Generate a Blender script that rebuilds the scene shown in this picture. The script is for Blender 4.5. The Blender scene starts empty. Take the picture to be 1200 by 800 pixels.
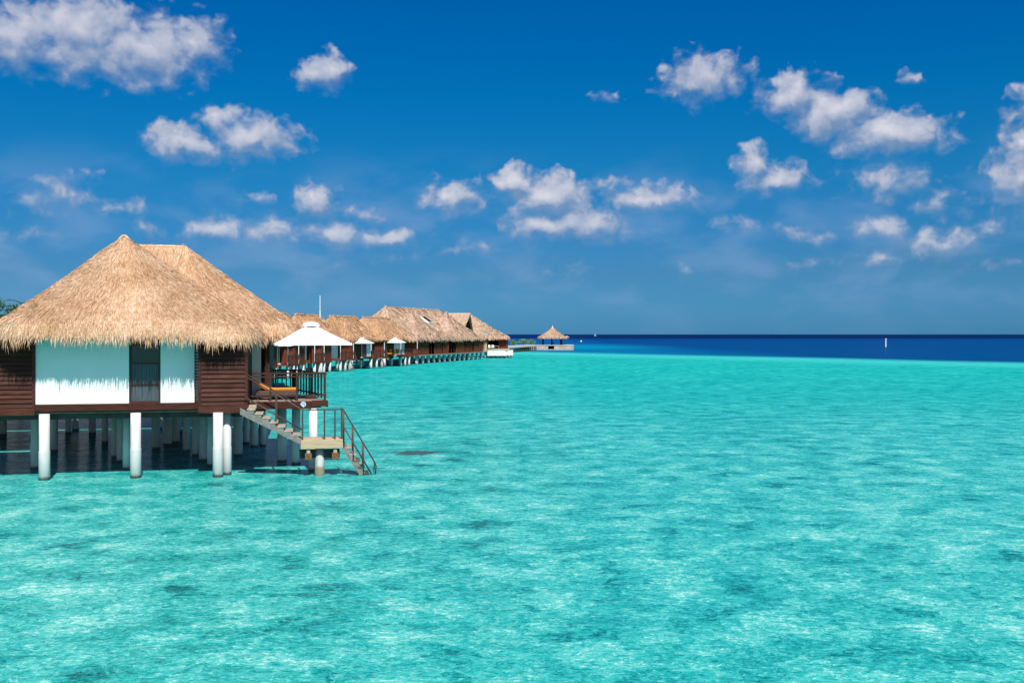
import bpy, math, random
import numpy as np
from mathutils import Vector, noise as mnoise

random.seed(7)
rng = np.random.default_rng(7)
R = math.radians
sc = bpy.context.scene
COL = sc.collection

# ------------------------------------------------------------------ camera
H = 4.95            # eye height over the water
F = 1166.7          # focal length in photo pixels (35 mm on a 36 mm sensor, 1200 px wide)
cam_d = bpy.data.cameras.new('camera')
cam_d.lens = 35.0
cam_d.sensor_width = 36.0
cam_d.shift_y = -8.5 / 1200
cam_d.clip_start = 0.2
cam_d.clip_end = 60000
cam = bpy.data.objects.new('camera', cam_d)
COL.objects.link(cam)
cam.location = (0, 0, H)
cam.rotation_euler = (R(90), 0, 0)
sc.camera = cam

# ------------------------------------------------------------------ light
SUN_EL = 54.0
SUN_DIR_H = Vector((-0.30, 0.954))           # horizontal direction the light travels in
sun_d = bpy.data.lights.new('sun', 'SUN')
sun_d.energy = 5.0
sun_d.angle = R(0.5)
sun_d.color = (1.0, 0.955, 0.89)
sun = bpy.data.objects.new('sun', sun_d)
COL.objects.link(sun)
_c = math.cos(R(SUN_EL))
_d = Vector((SUN_DIR_H.x * _c, SUN_DIR_H.y * _c, -math.sin(R(SUN_EL))))
sun.rotation_euler = _d.to_track_quat('-Z', 'Y').to_euler()
sun.location = (0, -20, 40)

sc.view_settings.view_transform = 'Standard'
sc.view_settings.look = 'None'
sc.view_settings.gamma = 1
sc.view_settings.exposure = 0.25
sc.view_settings.use_curve_mapping = False
sc.render.engine = 'CYCLES'
sc.cycles.use_denoising = True
sc.cycles.max_bounces = 6
sc.cycles.diffuse_bounces = 1
sc.cycles.glossy_bounces = 3
sc.cycles.caustics_reflective = False
sc.cycles.caustics_refractive = False


# ------------------------------------------------------------------ node helpers
class NT:
    def __init__(s, nt):
        s.nt = nt

    def n(s, t, **kw):
        nd = s.nt.nodes.new(t)
        for k, v in kw.items():
            setattr(nd, k, v)
        return nd

    def link(s, a, b):
        s.nt.links.new(a, b)

    def inp(s, sock, v):
        if v is None:
            return
        if hasattr(v, 'is_output') or isinstance(v, bpy.types.NodeSocket):
            s.nt.links.new(v, sock)
        else:
            sock.default_value = v

    def math(s, op, a, b=None, c=None, clamp=False):
        nd = s.n('ShaderNodeMath', operation=op, use_clamp=clamp)
        s.inp(nd.inputs[0], a); s.inp(nd.inputs[1], b)
        if c is not None:
            s.inp(nd.inputs[2], c)
        return nd.outputs[0]

    def vmath(s, op, a, b=None, c=None, out=0):
        nd = s.n('ShaderNodeVectorMath', operation=op)
        s.inp(nd.inputs[0], a)
        if b is not None:
            s.inp(nd.inputs[1], b)
        if c is not None:
            s.inp(nd.inputs[2], c)
        return nd.outputs[out]

    def noise(s, vec, scale, detail=4, rough=.55, dist=0.0, dim='3D', out='Fac', lac=2.0):
        nd = s.n('ShaderNodeTexNoise', noise_dimensions=dim)
        s.inp(nd.inputs['Vector'], vec)
        nd.inputs['Scale'].default_value = scale
        nd.inputs['Detail'].default_value = detail
        nd.inputs['Roughness'].default_value = rough
        nd.inputs['Lacunarity'].default_value = lac
        nd.inputs['Distortion'].default_value = dist
        return nd.outputs[0 if out == 'Fac' else 1]

    def mapr(s, v, a, b, c=0.0, d=1.0, smooth=False):
        nd = s.n('ShaderNodeMapRange', interpolation_type='SMOOTHSTEP' if smooth else 'LINEAR')
        s.inp(nd.inputs[0], v)
        for i, x in enumerate((a, b, c, d)):
            s.inp(nd.inputs[1 + i], x)
        return nd.outputs[0]

    def mix(s, f, a, b, mode='MIX'):
        nd = s.n('ShaderNodeMix', data_type='RGBA', blend_type=mode)
        s.inp(nd.inputs[0], f)
        s.inp(nd.inputs[6], a if not isinstance(a, tuple) else (*a[:3], 1))
        s.inp(nd.inputs[7], b if not isinstance(b, tuple) else (*b[:3], 1))
        return nd.outputs[2]

    def ramp(s, f, stops, interp='LINEAR'):
        nd = s.n('ShaderNodeValToRGB')
        cr = nd.color_ramp
        cr.interpolation = interp
        while len(cr.elements) < len(stops):
            cr.elements.new(0.5)
        for e, (p, c) in zip(cr.elements, stops):
            e.position = p
            e.color = (*c, 1)
        s.inp(nd.inputs[0], f)
        return nd.outputs[0]

    def sep(s, v):
        nd = s.n('ShaderNodeSeparateXYZ')
        s.inp(nd.inputs[0], v)
        return nd.outputs

    def comb(s, x, y, z):
        nd = s.n('ShaderNodeCombineXYZ')
        for i, v in enumerate((x, y, z)):
            s.inp(nd.inputs[i], v)
        return nd.outputs[0]


# ------------------------------------------------------------------ world sky
world = bpy.data.worlds.new('World')
sc.world = world
world.use_nodes = True
wt = world.node_tree
wt.nodes.clear()
N = NT(wt)
out = N.n('ShaderNodeOutputWorld')
bg = N.n('ShaderNodeBackground')
SKY_STRENGTH = 0.10
bg.inputs['Strength'].default_value = SKY_STRENGTH
N.link(bg.outputs[0], out.inputs[0])
sky = N.n('ShaderNodeTexSky', sky_type='NISHITA')
sky.sun_disc = False
sky.sun_elevation = R(SUN_EL)
sky.sun_rotation = R(162.5)
sky.air_density = 1.0
sky.dust_density = 0.3
sky.ozone_density = 3.0
sky.altitude = 0
tc = N.n('ShaderNodeTexCoord')
dirv = N.vmath('NORMALIZE', tc.outputs['Generated'])
dx, dy, dz = N.sep(dirv)
DEG = 57.29578
az = N.math('MULTIPLY', N.math('ARCTAN2', dx, dy), DEG)
el = N.math('MULTIPLY', N.math('ARCSINE', dz), DEG)
# clear tropical air seen away from the sun: deeper blue overhead, paler towards the sea
TINT = [(0.0, (.080, .316, .76)), (.013, (.082, .316, .74)), (.146, (.100, .307, .58)), (.39, (.028, .384, .65)), (.546, (.004, .396, .70)),
        (.66, (.0, .38, .73)), (.76, (.0, .378, .75)), (1.0, (.0, .36, .76))]
tint = N.ramp(N.mapr(el, 0.0, 24.0), TINT)
# towards the sun and overhead the sky is paler and milkier
tint = N.mix(N.mapr(el, 24, 70, 0, 1, True), tint, (.55, .74, .92))
tint = N.mix(N.mapr(dy, .35, -.45, 0, 1, True), tint, (.80, .90, .92))
skyc = N.mix(1.0, sky.outputs[0], tint, 'MULTIPLY')

# fair-weather cumulus: az / el in degrees, built from soft puffs eroded with fractal noise
def px_dir(px, py):
    a = math.atan((px - 600) / F)
    e = math.atan((391.5 - py) / F * math.cos(a))
    return math.degrees(a), math.degrees(e)

PUFFS = [  # centre, half sizes (in photo pixels, 1 deg = 20.4 px), weight
    (20, 42, 70, 42, 1.1), (95, 38, 85, 52, 1.2), (170, 58, 85, 46, 1.1), (228, 52, 50, 36, .9), (185, 90, 70, 22, .75),
    (377, 84, 38, 24, .95), (215, 166, 56, 24, .95), (292, 160, 70, 32, 1.0), (258, 142, 38, 20, .9),
    (70, 228, 75, 32, .72), (130, 243, 70, 16, .7), (25, 274, 55, 18, .72), (170, 270, 34, 18, .75),
    (252, 270, 50, 20, .9), (320, 272, 60, 22, .95), (395, 274, 60, 22, 1.0), (448, 280, 55, 18, .95), (372, 236, 38, 28, .95),
    (420, 250, 55, 22, .72), (530, 232, 52, 28, .92), (548, 290, 66, 16, .72),
    (603, 213, 32, 26, 1.2), (645, 230, 70, 32, 1.25), (690, 262, 58, 26, 1.25), (640, 264, 62, 22, 1.15), (730, 272, 40, 16, .7),
    (762, 234, 70, 22, 1.0), (722, 220, 32, 16, .85), (825, 92, 62, 32, .95), (790, 108, 40, 14, .65),
    (930, 112, 44, 32, 1.15), (975, 134, 62, 32, 1.2), (1040, 158, 74, 28, 1.2), (1110, 160, 40, 16, .7),
    (880, 188, 26, 24, 1.0), (908, 208, 52, 24, .98), (860, 262, 34, 20, .85), (955, 273, 60, 18, .75),
    (1045, 215, 66, 32, .85), (1100, 238, 60, 30, .68), (1040, 268, 40, 20, .9), (1092, 286, 74, 22, .95), (1030, 302, 42, 18, .85),
    (1160, 262, 52, 24, .8), (1198, 205, 40, 50, .95), (1196, 165, 20, 24, .95), (660, 322, 70, 18, .6), (805, 312, 30, 12, .62),
    (945, 310, 50, 14, .6), (1240, 120, 60, 30, 1.0), (-60, 50, 60, 36, 1.0), (-70, 180, 60, 26, .9), (1290, 250, 70, 30, .9),
    (300, 232, 30, 12, .6), (450, 300, 120, 14, .58), (1150, 310, 90, 14, .58), (700, 110, 40, 10, .5), (1062, 92, 24, 12, .58),
]
grp = bpy.data.node_groups.new('cloud_field', 'ShaderNodeTree')
grp.interface.new_socket('P', in_out='INPUT', socket_type='NodeSocketVector')
grp.interface.new_socket('D', in_out='OUTPUT', socket_type='NodeSocketFloat')
grp.interface.new_socket('S', in_out='OUTPUT', socket_type='NodeSocketFloat')
G = NT(grp)
gi = G.n('NodeGroupInput'); go = G.n('NodeGroupOutput')
gp = gi.outputs[0]
warp = G.vmath('SUBTRACT', G.noise(gp, 0.55, 3, .55, out='Color'), (.5, .5, .5))
warp2 = G.vmath('SUBTRACT', G.noise(gp, 2.0, 3, .5, out='Color'), (.5, .5, .5))
gq = G.vmath('MULTIPLY_ADD', warp, (2.0, 1.1, 0), gp)
gq = G.vmath('MULTIPLY_ADD', warp2, (.30, .26, 0), gq)
gq = G.vmath('MULTIPLY', gq, (1, 1, 0))
acc = None
for (px, py, rx, ry, w) in PUFFS:
    a, e = px_dir(px, py)
    ra, re = rx / 20.0 * 1.18, ry / 20.0 * 1.26
    v = G.vmath('MULTIPLY_ADD', gq, (1 / ra, 1 / re, 0), (-a / ra, -e / re, 0))
    l = G.vmath('LENGTH', v, out=1)
    if w < .9:
        w *= .78
    f = G.math('MULTIPLY_ADD', l, -w * 1.25, w * 1.25)
    acc = f if acc is None else G.math('SMOOTH_MAX', acc, f, .12)
fb = G.noise(G.vmath('MULTIPLY_ADD', warp, (.9, .5, 0), G.vmath('MULTIPLY', gp, (.85, 1.1, 0))), 1.0, 6, .46)
vor = G.n('ShaderNodeTexVoronoi', feature='SMOOTH_F1')
G.link(gq, vor.inputs['Vector'])
vor.inputs['Scale'].default_value = 1.3
vor.inputs['Detail'].default_value = 2.0
vor.inputs['Roughness'].default_value = .45
vor.inputs['Smoothness'].default_value = .6
puff = G.math('MULTIPLY_ADD', vor.outputs['Distance'], -1.0, .5)
acc = G.math('MAXIMUM', acc, -0.6)
d1 = G.math('MULTIPLY_ADD', G.math('SUBTRACT', fb, .5), 1.25, acc)
d2 = G.math('MULTIPLY_ADD', puff, .42, d1)
G.link(d2, go.inputs[0])
G.link(acc, go.inputs[1])

P = N.comb(az, el, 0.0)
g1 = N.n('ShaderNodeGroup'); g1.node_tree = grp; N.link(P, g1.inputs[0])
g2 = N.n('ShaderNodeGroup'); g2.node_tree = grp
N.link(N.vmath('ADD', P, (-.22, .62, 0)), g2.inputs[0])
lit = N.math('MULTIPLY_ADD', N.math('SUBTRACT', g1.outputs[0], g2.outputs[0]), .55, .34)
lit = N.math('MULTIPLY_ADD', N.math('SUBTRACT', g1.outputs[1], g2.outputs[1]), .45, lit, clamp=True)
# crisp sunny tops, ragged soft undersides
dens = N.mapr(g1.outputs[0], N.mapr(lit, 0, 1, .05, .16), N.math('ADD', N.mapr(lit, .1, .9, 1.02, .52), N.mapr(el, 3.0, 10.0, .42, 0)), 0, 1, True)
front = N.mapr(dy, 0.0, .1)
hz = N.mapr(el, 2.5, 8.0, .52, .95)
alpha = N.math('MULTIPLY', N.math('MULTIPLY', dens, front), N.math('MULTIPLY', hz, .90))
thick = N.mapr(g1.outputs[0], .35, 1.15, 0, 1, True)
lit2 = N.math('MULTIPLY', lit, N.math('MULTIPLY_ADD', thick, .55, .45), clamp=True)
CL = 1.0 / SKY_STRENGTH
cshade = (0.185 * CL, 0.265 * CL, 0.42 * CL)
clit = (0.66 * CL, 0.64 * CL, 0.68 * CL)
cc = N.mix(lit2, cshade, clit)
veil = N.mapr(N.noise(N.vmath('MULTIPLY', P, (.8, 1.7, 1)), .22, 4, .5, .3), .42, .68, 0, .26, True)
veil = N.math('MULTIPLY', veil, N.math('MULTIPLY', N.mapr(el, 0.3, 3, .3, 1, True), N.mapr(el, 6.5, 11, 1, 0, True)))
skyv = N.mix(veil, skyc, (0.27 * CL, 0.37 * CL, 0.56 * CL))
fin = N.mix(alpha, skyv, cc)
N.link(fin, bg.inputs['Color'])
bg0 = N.n('ShaderNodeBackground')
bg0.inputs['Strength'].default_value = SKY_STRENGTH
N.link(skyc, bg0.inputs['Color'])
win = N.math('MULTIPLY', N.math('GREATER_THAN', el, 0.0), N.math('LESS_THAN', el, 24.0))
win = N.math('MULTIPLY', win, N.math('LESS_THAN', N.math('ABSOLUTE', az), 36.0))
msw = N.n('ShaderNodeMixShader')      # clear air outside the band of clouds
N.link(win, msw.inputs[0]); N.link(bg0.outputs[0], msw.inputs[1]); N.link(bg.outputs[0], msw.inputs[2])
N.link(msw.outputs[0], out.inputs[0])


# ------------------------------------------------------------------ materials
def material(name):
    m = bpy.data.materials.new(name)
    m.use_nodes = True
    nt = m.node_tree
    nt.nodes.clear()
    n = NT(nt)
    o = n.n('ShaderNodeOutputMaterial')
    b = n.n('ShaderNodeBsdfPrincipled')
    n.link(b.outputs[0], o.inputs[0])
    return m, n, b


def mat_simple(name, col, rough=.6, var=.25, scale=3.0, stretch=(1, 1, 1), bump=.0, island=0.0, spec=.4, metallic=0.0, stain=None):
    """plain surface with colour variation, optional grain bump, optional per-piece variation"""
    m, n, b = material(name)
    tcn = n.n('ShaderNodeTexCoord')
    vec = n.vmath('MULTIPLY', tcn.outputs['Object'], stretch)
    nz = n.noise(vec, scale, 6, .62)
    f = n.mapr(nz, .3, .7, 1 - var, 1 + var)
    if island:
        g = n.n('ShaderNodeNewGeometry')
        f = n.math('MULTIPLY', f, n.mapr(g.outputs['Random Per Island'], 0, 1, 1 - island, 1 + island))
    c = n.vmath('SCALE', (col[0], col[1], col[2]))
    n.link(f, c.node.inputs['Scale'])
    if stain:
        z0, z1, sc_ = stain
        g = n.n('ShaderNodeNewGeometry')
        zz = n.sep(g.outputs['Position'])[2]
        zn = n.math('MULTIPLY_ADD', n.noise(tcn.outputs['Object'], 9, 4, .6), -.12, zz)
        k = n.mapr(zn, z0, z1, 1, 0, True)
        c = n.mix(k, c, sc_)
    n.link(c, b.inputs['Base Color'])
    b.inputs['Roughness'].default_value = rough
    b.inputs['Specular IOR Level'].default_value = spec
    b.inputs['Metallic'].default_value = metallic
    if bump:
        bn = n.n('ShaderNodeBump')
        bn.inputs['Strength'].default_value = .6
        bn.inputs['Distance'].default_value = bump
        n.link(nz, bn.inputs['Height'])
        n.link(bn.outputs[0], b.inputs['Normal'])
    return m


def mat_thatch(name, cols, scale=2.0):
    m, n, b = material(name)
    tcn = n.n('ShaderNodeTexCoord')
    g = n.n('ShaderNodeNewGeometry')
    rnd = g.outputs['Random Per Island']
    big = n.noise(tcn.outputs['Object'], scale * .35, 3, .6)
    mid = n.noise(tcn.outputs['Object'], scale * 3, 4, .6)
    f = n.math('ADD', n.math('MULTIPLY', rnd, .58), n.math('MULTIPLY', n.math('ADD', n.math('MULTIPLY', big, 1.35), n.math('MULTIPLY', mid, .85)), .38))
    f = n.math('MULTIPLY_ADD', f, 1.30, -.37, clamp=True)
    c = n.ramp(f, cols)
    n.link(c, b.inputs['Base Color'])
    b.inputs['Roughness'].default_value = .75
    b.inputs['Specular IOR Level'].default_value = .25
    return m


M = {}
M['thatch'] = mat_thatch('straw_thatch', [(0.0, (.15, .068, .028)), (.25, (.40, .21, .095)), (.5, (.65, .385, .22)), (.8, (.81, .53, .345)), (1.0, (.90, .71, .55))])
M['thatch_far'] = mat_thatch('weathered_thatch', [(0.0, (.25, .12, .055)), (.35, (.44, .235, .12)), (.7, (.58, .34, .19)), (1.0, (.74, .49, .31))], .7)
M['thatch_grey'] = mat_thatch('grey_thatch', [(0.0, (.26, .15, .10)), (.35, (.44, .28, .185)), (.7, (.58, .395, .28)), (1.0, (.74, .55, .42))], .7)
M['white'] = mat_simple('white_render', (.80, .80, .78), .8, .03, 1.2, bump=.002)
M['brown'] = mat_simple('dark_stained_timber', (.066, .024, .017), .6, .45, 2.2, (1.0, 1.0, 14), .002, island=.3, spec=.1)
M['brownv'] = mat_simple('dark_timber_boarding', (.15, .046, .027), .5, .5, 1.2, (5, 5, .5), .002, island=.2, spec=0)
M['rail'] = mat_simple('brown_painted_rail', (.060, .025, .018), .5, .25, 6, (1, 1, 1), spec=.2)
M['metal'] = mat_simple('rusty_brown_pipe', (.075, .040, .030), .45, .35, 7)
M['pile'] = mat_simple('white_concrete_pile', (.60, .59, .58), .75, .16, 2.0, (1, 1, .4), .003, stain=(-.02, .10, (.12, .10, .075)))
M['pileold'] = mat_simple('weathered_concrete_pile', (.42, .42, .41), .8, .3, 4.0, (1, 1, .5), .006, stain=(.22, .32, (.27, .22, .15)))
M['concrete'] = mat_simple('pale_concrete_step', (.40, .34, .26), .8, .35, 7, bump=.004, island=.12)
M['concrete_side'] = mat_simple('grey_concrete_stringer', (.19, .19, .17), .8, .35, 6, bump=.004)
M['plank'] = mat_simple('pale_weathered_plank', (.47, .35, .215), .7, .3, 3, (.6, 4, 12), .003)
M['deckwood'] = mat_simple('greyed_deck_boards', (.33, .25, .20), .7, .25, 3, (.4, 8, 8), .003, island=.15)
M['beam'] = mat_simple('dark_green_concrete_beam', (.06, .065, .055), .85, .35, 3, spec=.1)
M['rust'] = mat_simple('rusty_bracket', (.16, .08, .035), .8, .45, 14)
M['canvas'] = mat_simple('white_canvas', (.84, .83, .80), .9, .03, 2, bump=.002)
M['orange'] = mat_simple('orange_cushion', (.80, .26, .025), .85, .12, 9, bump=.004)
M['wicker'] = mat_simple('brown_wicker', (.085, .055, .048), .7, .4, 40, bump=.004)
M['blue'] = mat_simple('blue_towel', (.05, .30, .55), .9, .15, 10, bump=.004)
M['signblue'] = mat_simple('blue_sign_paint', (.10, .38, .72), .5, .06, 6)
M['signwhite'] = mat_simple('white_sign_paint', (.82, .84, .85), .5, .03, 6)
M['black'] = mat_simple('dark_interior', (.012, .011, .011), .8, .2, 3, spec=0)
M['stone'] = mat_simple('pale_coral_stone', (.42, .38, .33), .85, .3, 1.4, bump=.03)
M['sand'] = mat_simple('white_coral_sand', (.62, .55, .43), .95, .12, .8, bump=.02)
M['leaf'] = mat_simple('green_leaf', (.060, .115, .028), .55, .3, 2.0, island=.55)
M['leafy'] = mat_simple('yellow_green_leaf', (.15, .26, .03), .55, .3, 2.0, island=.5)
M['bark'] = mat_simple('grey_bark', (.15, .11, .08), .9, .35, 5, (1, 1, .3), .02)
M['whitemetal'] = mat_simple('white_painted_metal', (.82, .82, .82), .4, .03, 4)
M['skirt'] = mat_simple('white_painted_boarding', (.83, .81, .75), .7, .05, 1.0)
M['cabin'] = mat_simple('grey_glass', (.05, .07, .09), .2, .1, 3)

M['screen'] = mat_simple('grey_blue_net_curtain', (.075, .095, .11), .6, .25, 4, (6, 1, .5), spec=.3)
m, n, b = material('dark_window_glass')
b.inputs['Base Color'].default_value = (.012, .016, .019, 1)
b.inputs['Roughness'].default_value = .06
b.inputs['Specular IOR Level'].default_value = .55
tcn = n.n('ShaderNodeTexCoord')
bn = n.n('ShaderNodeBump'); bn.inputs['Strength'].default_value = .12; bn.inputs['Distance'].default_value = .02
n.link(n.noise(tcn.outputs['Object'], 1.3, 2, .5), bn.inputs['Height'])
n.link(bn.outputs[0], b.inputs['Normal'])
M['glass'] = m

m, n, b = material('bluish_terrace_glass')
b.inputs['Base Color'].default_value = (.03, .07, .10, 1)
b.inputs['Roughness'].default_value = .08
M['glassblue'] = m


# ------------------------------------------------------------------ water material
def water_material():
    m = bpy.data.materials.new('lagoon_water')
    m.use_nodes = True
    nt = m.node_tree
    nt.nodes.clear()
    n = NT(nt)
    o = n.n('ShaderNodeOutputMaterial')
    g = n.n('ShaderNodeNewGeometry')
    p = g.outputs['Position']
    px, py, pz = n.sep(p)
    # wavelets, running a little across the view
    pw = n.vmath('MULTIPLY', p, (.85, 1.15, 0))
    w1 = n.noise(pw, .6, 2, .5, .3)
    w2 = n.noise(pw, 2.6, 4, .6, .5)
    w3 = n.noise(pw, 8.5, 3, .6, .4)
    hgt = n.math('ADD', n.math('MULTIPLY', w1, .9), n.math('ADD', n.math('MULTIPLY', w2, .5), n.math('MULTIPLY', w3, .2)))
    # what is seen through the surface is shifted about by the wavelets
    off = n.vmath('SUBTRACT', n.noise(pw, 3.1, 4, .65, .2, out='Color'), (.5, .5, .5))
    q = n.vmath('MULTIPLY_ADD', off, (1.7, 1.7, 0), p)
    bed = n.noise(q, .75, 4, .6, .2)              # sand and weed patches about a metre across
    bed2 = n.noise(q, .13, 3, .5, .2)              # broad depth changes
    fine = n.noise(q, 4.2, 4, .7, .3)
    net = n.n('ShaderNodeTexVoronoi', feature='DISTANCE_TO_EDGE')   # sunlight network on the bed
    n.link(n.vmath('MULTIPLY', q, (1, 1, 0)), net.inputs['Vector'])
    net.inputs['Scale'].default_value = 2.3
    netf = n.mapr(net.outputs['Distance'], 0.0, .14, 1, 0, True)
    v = n.math('MULTIPLY_ADD', n.math('SUBTRACT', bed, .5), 1.15, .5)
    v = n.math('MULTIPLY_ADD', n.math('SUBTRACT', fine, .5), .50, v)
    v = n.math('MULTIPLY_ADD', n.math('SUBTRACT', w2, .5), .45, v)  # wavelet crests lightened in the colour, for light the waves focus
    v = n.math('MULTIPLY_ADD', n.math('SUBTRACT', w3, .5), .40, v)
    v = n.math('MULTIPLY_ADD', n.math('SUBTRACT', bed2, .5), .35, v)
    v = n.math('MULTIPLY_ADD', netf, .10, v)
    # ridged ripples: light and dark of wave facets painted into the colour
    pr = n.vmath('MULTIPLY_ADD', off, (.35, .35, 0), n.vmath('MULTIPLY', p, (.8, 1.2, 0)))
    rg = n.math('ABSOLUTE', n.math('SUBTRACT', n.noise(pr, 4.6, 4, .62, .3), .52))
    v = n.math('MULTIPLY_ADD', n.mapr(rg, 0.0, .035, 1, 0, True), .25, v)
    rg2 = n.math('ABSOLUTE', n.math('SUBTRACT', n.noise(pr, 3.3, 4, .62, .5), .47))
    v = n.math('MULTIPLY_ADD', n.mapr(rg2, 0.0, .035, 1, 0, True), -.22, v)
    # weed clumps
    v = n.math('MULTIPLY_ADD', n.mapr(bed, .30, .40, 1, 0, True), -.16, v)
    shallow = n.ramp(n.mapr(v, .06, .98), [(0.0, (.002, .080, .088)), (.24, (.004, .205, .198)), (.45, (.012, .340, .310)),
                                            (.62, (.050, .435, .390)), (.80, (.16, .54, .470)), (1.0, (.50, .75, .65))])
    # further out the bed is even sand under deeper water
    lag = n.ramp(n.mapr(v, .14, .88), [(0, (.000, .160, .160)), (.5, (.000, .310, .290)), (1, (.05, .49, .435))])
    dist_n = n.math('MULTIPLY_ADD', n.math('SUBTRACT', bed2, .5), 25.0, py)
    shallow = n.mix(n.mapr(dist_n, 24, 85, 0, 1, True), shallow, lag)
    # coral head near the landing
    ex = n.vmath('MULTIPLY_ADD', q, (1 / 1.05, 1 / .8, 0), (4.0 / 1.05, -41.6 / .8, 0))
    cor = n.mapr(n.vmath('LENGTH', ex, out=1), .65, 1.30, .92, 0, True)
    shallow = n.mix(cor, shallow, (.035, .06, .055))
    # the reef edge and the open sea
    wob = n.math('MULTIPLY', n.math('SUBTRACT', n.noise(p, .012, 4, .55), .5), 26.0)
    dd = n.math('ADD', n.math('MULTIPLY_ADD', px, 1.28, py), wob)
    blue = n.ramp(n.mapr(py, 250, 1250), [(0.0, (.000, .130, .265)), (.06, (.000, .115, .26)), (.13, (.000, .190, .31)), (.19, (.000, .155, .30)),
                                           (.28, (.000, .070, .235)), (.74, (.000, .060, .215)), (.79, (.01, .15, .29)), (.82, (.001, .020, .11)), (1.0, (.000, .014, .082))])
    deepr = n.ramp(n.mapr(py, 150, 1250), [(0.0, (.000, .050, .165)), (.5, (.000, .043, .165)), (.83, (.000, .035, .15)), (.88, (.000, .016, .085)), (1, (.000, .012, .072))])
    blue = n.mix(n.mapr(px, 25, 75, 0, 1, True), blue, deepr)
    blue = n.vmath('SCALE', blue)
    n.link(n.mapr(n.noise(n.vmath('MULTIPLY', p, (.3, 1.4, 0)), .12, 4, .6), .3, .7, .88, 1.12), blue.node.inputs['Scale'])
    pale = n.mapr(dd, 225, 262, 0, 1, True)
    shallow = n.mix(n.math('MULTIPLY', pale, .55), shallow, (.05, .47, .43))
    col = n.mix(n.mapr(dd, 268, 304, 0, 1, True), shallow, blue)
    bump = n.n('ShaderNodeBump')
    bump.inputs['Strength'].default_value = 1.0
    n.link(n.mapr(py, 20, 500, .11, .05), bump.inputs['Distance'])
    n.link(hgt, bump.inputs['Height'])
    dif = n.n('ShaderNodeBsdfDiffuse')
    n.link(col, dif.inputs['Color'])
    gl = n.n('ShaderNodeBsdfGlossy')
    gl.inputs['Roughness'].default_value = .09
    gl.inputs['Color'].default_value = (.95, .97, 1, 1)
    n.link(bump.outputs[0], gl.inputs['Normal'])
    fr = n.n('ShaderNodeFresnel')
    fr.inputs['IOR'].default_value = 1.33
    n.link(bump.outputs[0], fr.inputs['Normal'])
    fac = n.math('MINIMUM', n.math('MULTIPLY', fr.outputs[0], .6), n.mapr(py, 16, 130, .30, .05))
    ms = n.n('ShaderNodeMixShader')
    n.link(fac, ms.inputs[0])
    n.link(dif.outputs[0], ms.inputs[1])
    n.link(gl.outputs[0], ms.inputs[2])
    n.link(ms.outputs[0], o.inputs[0])
    return m


M['water'] = water_material()


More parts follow.
